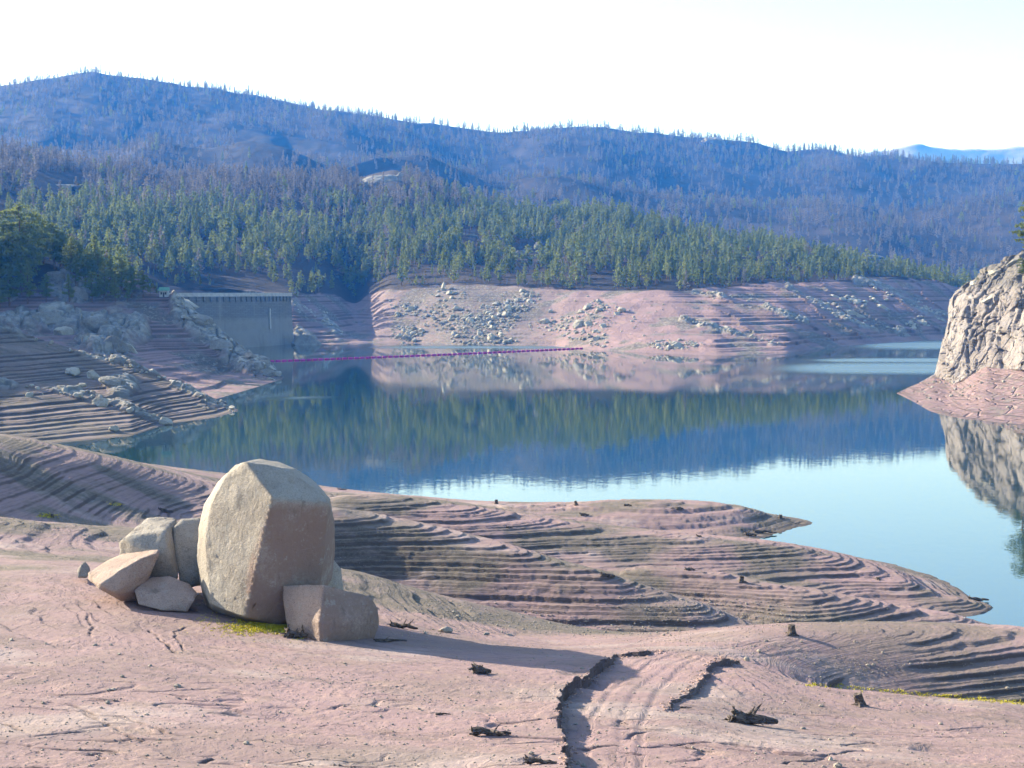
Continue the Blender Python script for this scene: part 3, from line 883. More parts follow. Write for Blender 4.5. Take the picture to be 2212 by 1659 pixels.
def cliff_mat():
    m, nt, b = mat('cliff_granite', 0.9)
    q = NB(nt)
    st_ = q.noise(0.16, 5, 0.65, q.scale(1, 1, 0.55))
    n2 = q.noise(0.9, 5, 0.7); n3 = q.noise(4, 3, 0.7)
    c = q.mix(q.ramp(st_, 0.38, 0.6), (0.178, 0.160, 0.152), (0.262, 0.238, 0.228))
    c = q.mix(q.math('MULTIPLY', q.ramp(n2, 0.52, 0.66), 0.7), c, (0.20, 0.15, 0.13))
    c = q.mix(q.math('MULTIPLY', q.ramp(n3, 0.6, 0.72), 0.5), c, (0.07, 0.062, 0.055))
    # above the high-water mark the rock is darker with lichen
    hi = q.ramp(q.math('ADD', q.z(), q.math('MULTIPLY', st_, 6)), 27, 31)
    c = q.mix(q.math('MULTIPLY', hi, 0.6), c, (0.10, 0.095, 0.08))
    silt = q.mix(q.ramp(n2, 0.35, 0.65), PINK2, PINK)
    sl_ = q.noise(1.0, 3, 0.6, q.scale(0.03, 0.03, 5))
    silt = q.mix(q.math('MULTIPLY', q.ramp(sl_, 0.5, 0.4), 0.6), silt, (0.10, 0.078, 0.07))
    silt = q.mix(q.math('MULTIPLY', q.ramp(q.noise(0.25, 4, .7), 0.52, 0.62), 0.7), silt, (0.19, 0.17, 0.145))
    c = q.mix(q.attr('silt'), c, silt)
    q.out(c, b)
    cr_ = q.vor(0.22, 'DISTANCE_TO_EDGE', q.scale(1, 1, 0.45))
    h = q.math('ADD', q.math('MULTIPLY', n2, 0.6), q.math('MULTIPLY', q.ramp(cr_, 0, 0.08), 0.5))
    h = q.math('ADD', h, q.math('MULTIPLY', n3, 0.15))
    q.bump(h, b, 1.0, 1.1)
    return m


grid_obj('rock_cliff', Xk, Yk, Zk, cliff_mat(), {'silt': low}, None)
tag(bpy.data.objects['rock_cliff'], 'tall pale granite cliff rising from a pink silt spit at the water', 'cliff')
cliff = Grid(Xk, Yk, Zk)

# ---- water
wxs = np.linspace(-900, 900, 181); wys = np.concatenate([np.linspace(-60, 1000, 213)])
WX, WY = np.meshgrid(wxs, wys)
wpx, wpy = proj(WX, np.maximum(WY, 20), WX * 0)
n_r = fbm(WX / 120, WY / 12, 3, 601)
rip = np.zeros_like(WX)
for (cx, cy, rx, ry) in ((2010, 745, 170, 9), (1960, 795, 260, 11), (1960, 778, 200, 4), (652, 860, 35, 1.5), (1050, 750, 260, 3.2)):
    rip = np.maximum(rip, np.exp(-((wpx - cx) / rx) ** 4 - ((wpy - cy) / ry) ** 2))
rip = rip * (WY > 150)
wo = grid_obj('water', WX, WY, WX * 0, M['water'], {'ripple': rip})

# ------------------------------------------------------------------ rocks


def rock_mesh(name, m, seed, sub=3, squash=(1, 1, 0.8), cuts=9, rough=0.05, smooth=False):
    r = np.random.default_rng(seed)
    bm = bmesh.new()
    bmesh.ops.create_icosphere(bm, subdivisions=sub, radius=1)
    N = r.normal(size=(cuts, 3)); N /= np.linalg.norm(N, axis=1)[:, None]
    D = r.uniform(0.55, 0.92, cuts)
    off = Vector(r.uniform(0, 50, 3))
    for v in bm.verts:
        d = v.co.normalized()
        dots = N @ np.array(d)
        rad = 1.0
        for k in range(cuts):
            if dots[k] > 0.05: rad = min(rad, D[k] / dots[k])
        rad *= 1 + rough * mnoise.fractal(d * 2.2 + off, 0.8, 2.2, 4)
        v.co = Vector((d.x * squash[0], d.y * squash[1], d.z * squash[2])) * rad
    me = bpy.data.meshes.new(name)
    bm.to_mesh(me); bm.free()
    me.materials.append(m)
    me.polygons.foreach_set('use_smooth', [smooth] * len(me.polygons))
    return me


rocks_hi = [rock_mesh('boulder', M['rock'], 100 + i, 4, (1, random.uniform(.7, 1), random.uniform(.6, .9)), 11, 0.10, False) for i in range(5)]
rocks_knob = [rock_mesh('rock_outcrop', M['rock_dark'], 150 + i, 4, (1, random.uniform(.7, 1), random.uniform(.6, .9)), 9, 0.16, False) for i in range(4)]
rocks_lo = [rock_mesh('boulder', M['rock'] if i % 3 else M['rock_dark'], 200 + i, 2, (1, random.uniform(.6, 1), random.uniform(.5, .9)), 7, 0.08, False) for i in range(8)]
slabs = [rock_mesh('rock_slab', M['rock_dark'] if i % 2 else M['rock'], 300 + i, 4, (1.5, 1, random.uniform(.35, .5)), 10, 0.10, False) for i in range(4)]


def put(me, name, loc, s, rot=None, sink=0.25):
    o = bpy.data.objects.new(name, me)
    C.objects.link(o)
    if isinstance(s, (int, float)): s = (s, s, s)
    o.location = (loc[0], loc[1], loc[2] + s[2] * (0.45 - sink))
    o.scale = s
    o.rotation_euler = rot or (random.uniform(-.3, .3), random.uniform(-.3, .3), random.uniform(0, 6.28))
    return o


def px2m(px, Y): return px / F * Y


# far shore: the large ones that can be picked out, (x, y, width, label)
named = [
    (1177, 692, 19, 'bright white rounded boulder standing alone on the far pink shore'),
    (1252, 697, 29, 'largest squarish white boulder on the far pink shore, below a trio of grey ones'),
    (1271, 698, 18, 'grey rock leaning against the right side of the largest squarish white boulder'),
    (1343, 668, 20, 'pale pointed boulder right of the dark trio, high on the far shore'),
    (1332, 676, 13, 'small pale block at the foot of the pale pointed boulder'),
    (1290, 729, 17, 'pale boulder just above the far end of the float line'),
    (1189, 671, 11, 'small dark boulder alone on smooth silt above the bright white rounded boulder'),
    (1293, 669, 15, 'grey boulder forming the right of a trio high on the far shore'),
    (1268, 662, 17, 'grey boulder forming the middle of a trio high on the far shore'),
    (1256, 671, 13, 'grey boulder forming the left of a trio high on the far shore'),
    (1294, 649, 14, 'upright grey block just under the trees above the trio'),
    (1098, 663, 21, 'pale boulder at the top of the central boulder field'),
    (1091, 678, 18, 'pale boulder just below the topmost one of the central boulder field'),
    (987, 664, 19, 'grey boulder near the left of the boulder field, under a standing rock finger'),
    (889, 664, 17, 'broad pale boulder near the shaded gully at the left of the boulder field'),
    (859, 677, 15, 'pale boulder closest to the shaded gully on the far shore'),
    (874, 727, 16, 'dark grey boulder in the waterside pile at the left of the far shore'),
    (895, 733, 15, 'boulder at the water edge ending the left waterside pile'),
    (911, 712, 15, 'grey boulder right of the left waterside pile'),
    (1065, 705, 18, 'dark grey boulder low in the central boulder field'),
    (1062, 725, 22, 'large pale boulder at the bottom of the central boulder field'),
    (981, 718, 14, 'grey boulder low on the shore between the two waterside piles'),
    (971, 632, 15, 'grey rock beneath the standing rock finger'),
    (1128, 626, 14, 'rock right at the tree line above the central boulder field'),
    (1460, 744, 24, 'large pale boulder in the waterside pile at the right of the pink shore'),
    (1447, 749, 15, 'smaller pale boulder beside the large one at the right waterside pile'),
    (1303, 702, 17, 'pale rock right of the largest squarish white boulder'),
]
clusters_label = 'grey granite rock in the dense boulder field on the far pink shore'
for i, (px, py, w, lab) in enumerate(named):
    p = far.hit(px, py + w * .3)
    o = put(rocks_hi[i % 5], 'boulder', p, px2m(w, p.y) * .62)
    tag(o, lab, 'boulder', 'boulders on the far shore')
# the standing finger
p = far.hit(957, 628)
o = put(rocks_hi[2], 'rock_finger', p, (1.3, 1.3, 5.0), (0.05, 0.1, 0), 0.2); tag(o, 'tall thin rock finger standing at the far tree line', 'rock')

scat = []      # (px, py, size px)


def blob(cx, cy, rx, ry, n, lo, hi, ang=0):
    for _ in range(n):
        a, r_ = random.uniform(0, 6.28), random.random() ** 0.6
        x, y = rx * r_ * math.cos(a), ry * r_ * math.sin(a)
        c, s_ = math.cos(ang), math.sin(ang)
        scat.append((cx + x * c - y * s_, cy + x * s_ + y * c, random.uniform(lo, hi) if random.random() < .8 else hi * 1.3))


def line(pts, n, jit, lo, hi):
    for _ in range(n):
        k = random.randrange(len(pts) - 1); t = random.random()
        x = pts[k][0] * (1 - t) + pts[k + 1][0] * t; y = pts[k][1] * (1 - t) + pts[k + 1][1] * t
        scat.append((x + random.gauss(0, jit), y + random.gauss(0, jit), random.uniform(lo, hi)))


blob(1055, 700, 75, 38, 95, 4, 10, -0.5); blob(960, 680, 70, 30, 45, 4, 9, 0.2); blob(1120, 660, 45, 18, 34, 4, 9, -0.5); blob(885, 725, 24, 16, 22, 4, 10)
blob(1060, 738, 60, 9, 26, 4, 10); blob(860, 665, 45, 16, 24, 3, 7); blob(1190, 703, 50, 16, 24, 3, 8); blob(1270, 728, 45, 14, 26, 3, 9); blob(1290, 660, 30, 14, 16, 3, 8)
blob(970, 635, 50, 12, 20, 3, 8); blob(1300, 745, 30, 6, 12, 3, 8); blob(1455, 745, 55, 11, 40, 3, 8); blob(1100, 640, 220, 18, 20, 2, 5); blob(1350, 690, 160, 45, 22, 2, 5)
n_field = len(scat)
blob(1050, 700, 85, 42, 330, 1.5, 5, -0.5); blob(960, 685, 80, 34, 160, 1.5, 5, 0.2); blob(1120, 660, 55, 20, 120, 1.5, 5, -0.5); blob(880, 722, 40, 20, 90, 1.5, 5); blob(1230, 705, 90, 24, 130, 1.5, 4.5); blob(1455, 745, 65, 12, 110, 1.5, 4.5); blob(1290, 672, 50, 18, 60, 1.5, 4.5)
n_field = len(scat)
line([(1475, 690), (1558, 712), (1618, 728), (1690, 745)], 45, 2.5, 3, 7)
line([(1518, 635), (1622, 648), (1740, 695)], 40, 3, 3, 8)
line([(1715, 628), (1808, 681), (1860, 700), (1950, 718)], 45, 3, 3, 9)
line([(1860, 610), (1975, 655), (2040, 688)], 45, 4, 3, 8)
blob(1850, 655, 70, 16, 26, 4, 11); blob(1990, 700, 35, 14, 20, 3, 9)
line([(560, 690), (640, 745), (600, 738)], 20, 6, 4, 9)
line([(640, 650), (700, 690), (740, 720)], 24, 8, 3, 7)
n_solo_pool = len(scat)
order = sorted(range(len(scat)), key=lambda k: -scat[k][2])
solo = set(order[:165])
rest_v, rest_f = [], []
ico = bmesh.new(); bmesh.ops.create_icosphere(ico, subdivisions=1, radius=1)
ico_v = np.array([v.co[:] for v in ico.verts]); ico_f = [[v.index for v in f.verts] for f in ico.faces]; ico.free()
for k, (px, py, w) in enumerate(scat):
    p = far.hit(px, py)
    s = px2m(w, p.y) * .62
    if p.z < -0.3: continue
    if k in solo:
        o = put(rocks_lo[k % 8], 'shore_rock', p, s)
        if k < n_field: tag(o, clusters_label, 'rock', 'loose rocks of the far boulder field')
        else: tag(o, 'grey granite rock in one of the rocky ribs crossing the terraced far shore', 'rock', 'rocks of the far rocky ribs')
    else:
        b0 = len(rest_v)
        for v in ico_v: rest_v.append((p.x + v[0] * s * random.uniform(.7, 1.2), p.y + v[1] * s, p.z + v[2] * s * .7 + s * .2))
        rest_f += [[a + b0 for a in f] for f in ico_f]
o = mesh_obj('rubble', rest_v, rest_f, M['rock'], smooth=False); tag(o, 'small grey stones scattered between the far shore boulders', 'rubble', kind='stuff')

# far shore slabs and outcrops in the woods
for (g, px, py, w, h, lab, m_i) in (
        (far, 1840, 672, 62, 20, 'long pale bedrock slab lying diagonally across the far right shore', 0),
        (far, 1803, 638, 34, 12, 'humped pale rock on the upper far right shore', 0),
        (far, 1848, 648, 30, 12, 'low pale rock right of the humped one on the upper far right shore', 2),
        (far, 1905, 660, 34, 14, 'pair of rounded rocks fused together on the far right shore', 0),
        (far, 1993, 694, 24, 16, 'rounded tan boulder near the water beside the right cliff', 2),
        (far, 1957, 722, 24, 10, 'dark wave washed rock at the far right water edge', 1),
        (far, 822, 378, 104, 44, 'large bare granite dome rising from burnt trees on the hill', 2),
        (far, 793, 385, 44, 34, 'lower left shoulder rock of the bare granite dome on the hill', 1),
        (far, 862, 378, 36, 30, 'right shoulder rock of the bare granite dome on the hill', 3),
        (far, 1130, 540, 40, 18, 'pale sloping slab of the outcrop inside the green forest', 0),
        (far, 1165, 528, 24, 26, 'pale upright block at the top end of the forest outcrop', 2),
        (far, 130, 398, 90, 14, 'long grey bedrock ledge among burnt trees on the left hill', 0),
        (far, 1018, 505, 26, 12, 'small bare pinkish slope patch between pines', 0),
        (far, 1893, 556, 50, 8, 'low pale ledge between pines near the right cliff', 2),
        (far, 1545, 302, 56, 24, 'pointed granite knob on the skyline', 2),
        (far, 660, 735, 66, 50, 'dark craggy rock mass at the foot of the dam', 1),
        (far, 1310, 640, 0, 0, '', 0)):
    if w == 0: continue
    p = g.hit(px, py + h * .4)
    W = px2m(w, p.y) * .5; H = px2m(h, p.y)
    me = slabs[m_i % 4] if py > 600 else rocks_knob[(px + m_i) % 4]
    o = bpy.data.objects.new('rock_outcrop', me); C.objects.link(o)
    tall = h > w * .4
    o.scale = (W / 1.4, W * .8, H * (1.6 if tall else 1.5)) if py > 600 else (W, W, H * .75)
    o.location = (p.x, p.y + W * .3, p.z + (0 if py > 600 else -H * .05))
    o.rotation_euler = (0, 0.15 * (1 if px > 1500 else -.5), random.uniform(-.3, .3))
    tag(o, lab, 'rock')

# left bank boulders and slabs
for (g, px, py, w, lab) in (
        (pen2, 184, 730, 26, 'bright round-topped boulder below the cracked slabs on the left bank'),
        (pen2, 136, 713, 42, 'broad pale boulder left of the bright round-topped one'),
        (pen1, 301, 775, 22, 'small bright boulder at the right end of the upper rock rib'),
        (pen1, 157, 801, 36, 'left boulder of the shaded pair on the dark terraces'),
        (pen1, 202, 808, 34, 'right boulder of the shaded pair on the dark terraces'),
        (pen1, 176, 832, 18, 'small rock just below the shaded pair on the left bank'),
        (pen1, 170, 853, 24, 'dark rock at the middle of the lower rock rib'),
        (pen1, 218, 866, 34, 'wide rock at the right of the lower rock rib'),
        (pen1, 64, 852, 20, 'small rock at the left end of the lower rock rib'),
        (pen1, 280, 885, 20, 'pale rock low on the first spur near the water'),
        (pen1, 355, 908, 30, 'dark boulder pile at the water edge of the first spur'),
        (pen1, 247, 925, 22, 'rock sitting in shallow water off the left bank'),
        (pen2, 372, 830, 34, 'pale rock above the second spur water line'),
        (pen2, 600, 806, 20, 'dark rock ending the second spur at the lake'),
        (pen1, 500, 880, 18, 'rock at the very tip of the first spur')):
    p = g.hit(px, py + w * .25)
    o = put(rocks_hi[(px + py) % 5], 'boulder', p, px2m(w, p.y) * .6)
    tag(o, lab, 'boulder', 'boulders on the left bank')
for (g, px, py, w, h, rz, lab, mi) in (
        (pen2, 245, 735, 60, 62, 0.3, 'triangular grey slab leaning on the left bank', 1),
        (pen2, 280, 745, 40, 50, 0.1, 'grey slab at the right of the triangular one', 0),
        (pen2, 205, 695, 60, 40, 0.2, 'cracked grey rock face above the triangular slab', 3),
        (pen2, 100, 690, 80, 34, 0, 'shaded rock face below the pines at the far left bank', 1),
        (pen2, 125, 590, 60, 50, 0, 'tall rounded grey outcrop standing among the left pines', 3),
        (pen2, 165, 625, 46, 46, 0.2, 'smaller grey outcrop on the right of the tall rounded one', 1),
        (pen2, 400, 650, 60, 22, 0.3, 'pale cracked rock shelf left of the dam', 0),
        (pen2, 430, 690, 60, 26, 0.5, 'grey bedrock shelf descending from the dam', 3),
        (pen2, 470, 740, 70, 24, 0.6, 'long grey bedrock slab on the crest of the second spur', 1),
        (pen2, 530, 775, 70, 20, 0.6, 'smooth light slab sloping toward the tip of the second spur', 0),
        (pen2, 570, 800, 50, 14, 0.6, 'low slab just above the tip of the second spur', 3),
        (pen1, 240, 820, 60, 22, 0.3, 'low domed bedrock below the right shaded boulder', 3),
        (pen2, 500, 825, 60, 14, 0.4, 'jumbled slabs along the water of the second spur', 1),
        (pen2, 10, 640, 60, 30, 0, 'rock ledge under the leftmost pines', 3)):
    p = g.hit(px, py + h * .3)
    W = px2m(w, p.y) * .5; H = px2m(h, p.y)
    o = bpy.data.objects.new('flat_rock', slabs[mi]); C.objects.link(o)
    o.scale = (W / 1.4, W * .7, max(H * 1.3, 1.0))
    o.location = (p.x, p.y + W * .3, p.z - .1 * H)
    o.rotation_euler = (0.25, 0.18, -rz)
    tag(o, lab, 'rock slab')
for k in range(30):
    t = random.random()
    px = 392 + 210 * t + random.gauss(0, 9); py = 655 + 152 * t ** .95 + random.uniform(2, 26)
    p = pen2.hit(px, py)
    Wd = px2m(random.uniform(10, 26), p.y) * .5
    o = bpy.data.objects.new('flat_rock', slabs[k % 4]); C.objects.link(o)
    o.scale = (Wd, Wd * .8, Wd * random.uniform(.8, 1.4)); o.location = (p.x, p.y + Wd * .2, p.z); o.rotation_euler = (random.uniform(0, .4), random.uniform(.1, .5), random.uniform(-.9, -.1))
    tag(o, 'grey bedrock block in the broken rock band running down beside the dam', 'rock', 'bedrock blocks beside the dam')
ribs = []


def rib(g, pts, n, jit, lo, hi):
    for _ in range(n):
        k = random.randrange(len(pts) - 1); t = random.random()
        ribs.append((g, pts[k][0] * (1 - t) + pts[k + 1][0] * t + random.gauss(0, jit), pts[k][1] * (1 - t) + pts[k + 1][1] * t + random.gauss(0, jit), random.uniform(lo, hi)))


rib(pen1, [(0, 706), (167, 762), (277, 786), (383, 832), (500, 884)], 75, 3, 3, 9)
rib(pen1, [(20, 838), (170, 850), (280, 884), (360, 912)], 55, 5, 3, 11)
rib(pen2, [(367, 640), (440, 700), (520, 765), (610, 812)], 70, 6, 4, 11)
rib(pen1, [(440, 862), (515, 884), (480, 895)], 30, 4, 3, 8)
for k, (g, px, py, w) in enumerate(ribs):
    p = g.hit(px, py)
    if p.z < -.2 or w < 6.6: continue
    o = put(rocks_lo[k % 8], 'shore_rock', p, px2m(w, p.y) * .6)
    if g is pen1: tag(o, 'small rock in a stony rib crossing the dark left terraces', 'rock', 'rocks of the left bank ribs')
    else: tag(o, 'small rock on the crest of the second left spur beside the dam', 'rock', 'rocks on the second left spur')
# rocks on the cliff spit
for k in range(36):
    px = random.uniform(1990, 2240); py = 822 + (px - 1990) * .12 + random.uniform(-24, 56) * random.random()
    p = cliff.hit(px, py)
    if p.z < 0: continue
    o = put(rocks_lo[k % 8], 'shore_rock', p, px2m(random.uniform(3, 10), p.y) * .55)
    tag(o, 'small fallen rock on the pink spit under the right cliff', 'rock', 'fallen rocks under the cliff')
for (px, py, w, h, lab) in ((2108, 606, 34, 26, 'round weathered boulder perched on the upper left edge of the cliff'), (2150, 585, 40, 20, 'stacked ledge rock above the perched boulder on the cliff'),
                            (2190, 560, 36, 20, 'uppermost cliff ledge rock just below the dark pine'), (2140, 640, 50, 16, 'tilted ledge in the cliff face under the perched boulder')):
    p = cliff.hit(px, py + 8)
    o = bpy.data.objects.new('cliff_rock', rocks_hi[px % 5]); C.objects.link(o)
    o.scale = (px2m(w, p.y) * .55, px2m(w, p.y) * .55, px2m(h, p.y) * .65); o.location = p; o.rotation_euler = (.1, .3, px)
    tag(o, lab, 'rock')

# ------------------------------------------------------------------ the big boulder and its neighbours (built from corner points, then worn)


def hull_rock(name, pts, m, label, cuts=18, rough=0.06, wear=2, nscale=0.8, seed=0, edge=None):
    bm = bmesh.new()
    for p in pts: bm.verts.new(p)
    r = bmesh.ops.convex_hull(bm, input=bm.verts)
    for v in [v for v in bm.verts if not v.link_faces]: bm.verts.remove(v)
    bmesh.ops.triangulate(bm, faces=bm.faces)
    cen = sum((v.co for v in bm.verts), Vector()) / len(bm.verts)
    size = max((v.co - cen).length for v in bm.verts)
    tgt = size * 2 / cuts
    for _ in range(7):
        lng = [e for e in bm.edges if e.calc_length() > tgt * 1.4]
        if not lng: break
        bmesh.ops.subdivide_edges(bm, edges=lng, cuts=1, use_grid_fill=False)
        bmesh.ops.triangulate(bm, faces=[f for f in bm.faces if len(f.verts) > 3])
    for _ in range(wear):
        bmesh.ops.smooth_vert(bm, verts=bm.verts, factor=0.5, use_axis_x=True, use_axis_y=True, use_axis_z=True)
    bm.normal_update()
    off = Vector((seed * 3.1, seed * 1.7, seed))
    for v in bm.verts:
        n = v.normal
        c = v.co
        d = rough * (mnoise.fractal(c * nscale + off, 0.9, 2.1, 5) * 1.2 + 0.35 * mnoise.noise(c * 5 + off))
        v.co = c + n * d
    # origin at the foot
    zmin = min(v.co.z for v in bm.verts)
    o0 = Vector((cen.x, cen.y, zmin))
    for v in bm.verts: v.co -= o0
    shade_pat = []
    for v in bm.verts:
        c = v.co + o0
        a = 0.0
        if edge:      # brown weathered skin from this edge on, also darkening the shaded right face
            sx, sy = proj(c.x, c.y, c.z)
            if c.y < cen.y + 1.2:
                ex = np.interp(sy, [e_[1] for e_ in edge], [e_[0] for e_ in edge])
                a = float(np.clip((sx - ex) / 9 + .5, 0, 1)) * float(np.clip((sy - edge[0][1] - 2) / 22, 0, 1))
        shade_pat.append(a)
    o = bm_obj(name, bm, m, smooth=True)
    at = o.data.attributes.new('shade_patina', 'FLOAT', 'POINT'); at.data.foreach_set('value', shade_pat)
    o.location = o0
    return tag(o, label, 'boulder')


def W(px, py, Y): return Vector(PD(px, py, Y))


def on_plane(px, py, p0, n):
    d = Vector(ray(px, py)); c = Vector((0, 0, EYE))
    return c + d * ((Vector(p0) - c).dot(n) / d.dot(n))


nM = Vector((-.62, -.77, .10)).normalized(); pM = W(448, 1200, 59.75)
Mf = [on_plane(a, b, pM, nM) for a, b in ((531, 998), (493, 1024), (470, 1060), (453, 1100), (446, 1150), (447, 1233), (456, 1303), (490, 1318), (533, 1332), (531, 1268), (540, 1211), (591, 1077))]
E2a, E2b = on_plane(591, 1077, pM, nM), on_plane(533, 1318, pM, nM)
q3 = W(708, 1088, E2a.y + 1.15)
nR = (E2b - E2a).cross(q3 - E2a).normalized()
Rf = [on_plane(a, b, E2a, nR) for a, b in ((708, 1088), (700, 1200), (690, 1262), (668, 1320), (600, 1350))]
topA = on_plane(531, 998, pM, nM)
nT = (E2a - topA).cross(q3 - topA).normalized()
Tf = [on_plane(a, b, topA, nT) for a, b in ((620, 1012), (660, 1042), (690, 1066))]
Bp = Mf + Rf + Tf + [W(560, 992, topA.y + 1.6), W(600, 997, topA.y + 2.6), W(640, 1012, topA.y + 2.4), W(680, 1042, topA.y + 1.8), W(508, 1004, topA.y + 1.4),
      W(470, 1040, 61.9), W(441, 1090, 61.7), W(428, 1140, 61.6), W(425, 1200, 61.6), W(431, 1260, 61.6), W(442, 1296, 61.8),
      W(712, 1078, 61.2), W(722, 1125, 61.4), W(724, 1190, 61.6), W(719, 1240, 61.7), W(696, 1290, 61.9), W(690, 1350, 62.0), W(460, 1340, 63), W(600, 1030, 66.2), W(500, 1080, 65.9), W(460, 1200, 66.0), W(560, 1120, 67), W(660, 1120, 66),
      W(690, 1220, 65.6), W(560, 1300, 66.4), W(660, 1310, 65), W(480, 1300, 65.4), W(540, 1345, 59.4)]
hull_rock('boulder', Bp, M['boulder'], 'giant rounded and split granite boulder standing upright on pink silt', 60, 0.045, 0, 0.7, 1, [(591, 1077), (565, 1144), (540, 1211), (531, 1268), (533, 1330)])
Ap = [W(611, 1265, 58.3), W(612, 1300, 57.9), W(618, 1344, 57.6), W(640, 1395, 57.4), W(702, 1263, 56.6), W(696, 1300, 56.2), W(692, 1345, 56.0), W(694, 1388, 56.0), W(660, 1263, 58.8), W(747, 1277, 57.6),
      W(800, 1291, 58.0), W(816, 1315, 58.3), W(819, 1350, 58.4), W(808, 1378, 58.2), W(774, 1398, 57.4), W(730, 1400, 56.6), W(760, 1340, 56.7), W(650, 1290, 60.4), W(720, 1290, 60.3), W(790, 1310, 60.2), W(640, 1370, 60), W(780, 1370, 60)]
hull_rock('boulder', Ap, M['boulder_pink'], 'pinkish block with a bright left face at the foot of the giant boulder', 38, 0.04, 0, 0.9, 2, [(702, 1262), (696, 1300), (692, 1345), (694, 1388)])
Rp = [W(676, 1215, 62.4), W(690, 1200, 62.2), W(720, 1207, 62.3), W(736, 1230, 62.5), W(742, 1275, 62.6), W(738, 1310, 62.4), W(668, 1290, 62.0), W(680, 1330, 62), W(700, 1240, 61.3), W(705, 1300, 61.2), W(700, 1230, 64.5), W(730, 1260, 64.5), W(690, 1310, 64.5)]
hull_rock('boulder', Rp, M['boulder'], 'grey wedge of rock tucked behind the right side of the giant boulder', 24, 0.05, 0, 0.9, 3)
C1p = [W(256, 1172, 63.2), W(268, 1163, 62.9), W(307, 1143, 64.0), W(318, 1119, 65.2), W(345, 1115, 65.6), W(383, 1118, 65.5), W(374, 1140, 64.4), W(358, 1147, 63.0), W(362, 1180, 62.5), W(370, 1220, 62.3), W(384, 1250, 62.4),
       W(328, 1246, 62.3), W(325, 1200, 62.1), W(256, 1205, 63.2), W(262, 1240, 63.5), W(300, 1260, 62.6), W(330, 1180, 67.5), W(370, 1170, 67.5), W(360, 1240, 67), W(280, 1220, 66.5)]
hull_rock('boulder', C1p, M['boulder'], 'angular split rock behind the tilted slab, left of a dark crack', 30, 0.07, 0, 0.9, 4)
C2p = [W(373, 1140, 63.8), W(391, 1121, 64.6), W(430, 1118, 65.0), W(445, 1122, 65.2), W(374, 1175, 63.4), W(384, 1220, 63.0), W(388, 1255, 62.8), W(415, 1268, 62.8), W(445, 1262, 63.2), W(440, 1180, 63.6), W(400, 1180, 67), W(450, 1180, 67), W(430, 1250, 67), W(400, 1150, 66.5)]
hull_rock('boulder', C2p, M['boulder'], 'shaded split rock wedged between the dark crack and the giant boulder', 28, 0.05, 0, 0.9, 5)
Dp = [W(189, 1237, 61.4), W(190, 1252, 61.2), W(215, 1272, 60.2), W(231, 1212, 62.6), W(265, 1196, 63.0), W(290, 1191, 63.0), W(343, 1188, 61.6), W(344, 1195, 61.2), W(330, 1226, 60.8), W(310, 1260, 60.8), W(285, 1281, 60.6), W(248, 1280, 60.0), W(218, 1262, 60.0), W(262, 1300, 61.2), W(300, 1300, 61.6),
      W(260, 1232, 60.2), W(310, 1205, 60.6), W(240, 1262, 63.2), W(300, 1240, 63.4), W(330, 1205, 63)]
hull_rock('boulder', Dp, M['boulder_pink'], 'tilted flat-topped slab rock at the left front of the boulder group', 30, 0.03, 0, 0.9, 6)
Ep = [W(291, 1275, 60.2), W(310, 1255, 61.0), W(330, 1246, 61.5), W(366, 1244, 61.5), W(409, 1262, 61.2), W(428, 1283, 60.6), W(420, 1296, 60.0), W(405, 1322, 59.8), W(347, 1318, 59.6), W(300, 1305, 59.8), W(350, 1290, 62), W(410, 1290, 62)]
hull_rock('boulder', Ep, M['boulder_pink'], 'low flat rock lying between the tilted slab and the giant boulder', 26, 0.035, 0, 0.9, 7)
Fp = [W(166, 1230, 65.5), W(167, 1240, 65.3), W(176, 1215, 65.8), W(183, 1210, 66), W(194, 1224, 65.8), W(196, 1232, 65.6), W(188, 1248, 65.2), W(168, 1248, 65), W(180, 1235, 66.8), W(180, 1248, 66.6)]
hull_rock('boulder', Fp, M['boulder'], 'small pointed stone at the far left of the boulder group', 18, 0.03, 1, 0.9, 8)
for (px, py, w, h, lab) in ((447, 1297, 22, 12, 'small pale stone against the left foot of the giant boulder'), (428, 1305, 14, 8, 'tiny stone right of the low flat rock'),
                            (962, 1358, 34, 18, 'grey rock at the upper edge of the long boulder shadow'), (1613, 1422, 20, 12, 'grey rock at the end of the right track bank'),
                            (1735, 1572, 16, 8, 'white triangular stone right of the root log'), (1795, 1638, 18, 9, 'white stone near the bottom right of the beach'),
                            (24, 1381, 12, 8, 'dark stone on the left foreground silt'), (100, 1390, 12, 6, 'pale stone on the left foreground silt'), (257, 1412, 12, 5, 'dark flat stone below the tilted slab'),
                            (324, 1437, 10, 6, 'grey pebble on the open silt left of the log'), (810, 1525, 10, 5, 'dark stone at the right of a stony line'), (848, 1565, 8, 5, 'dark stone near the stony line end'),
                            (1113, 1568, 9, 5, 'pale stone beside the weathered log'), (1050, 1369, 18, 7, 'dark clod right of the grey rock'), (1100, 1370, 16, 6, 'flat clod farther right of the grey rock'),
                            (205, 1392, 12, 6, 'small grey stone under the weed tufts'), (905, 1530, 9, 5, 'small stone left of the twig')):
    p = near.hit(px, py + h * .4)
    o = bpy.data.objects.new('stone', rock_mesh('stone', M['pebble'] if 'dark' not in lab else M['rock_dark'], px, 3, (1, .8, .8), 9, .06)); C.objects.link(o)
    s = px2m(w, p.y) * .55
    o.scale = (s, s * .8, px2m(h, p.y) * .75); o.location = (p.x, p.y, p.z + .1 * s); o.rotation_euler = (0, 0.1, px)
    tag(o, lab, 'stone')

# ------------------------------------------------------------------ driftwood and stumps


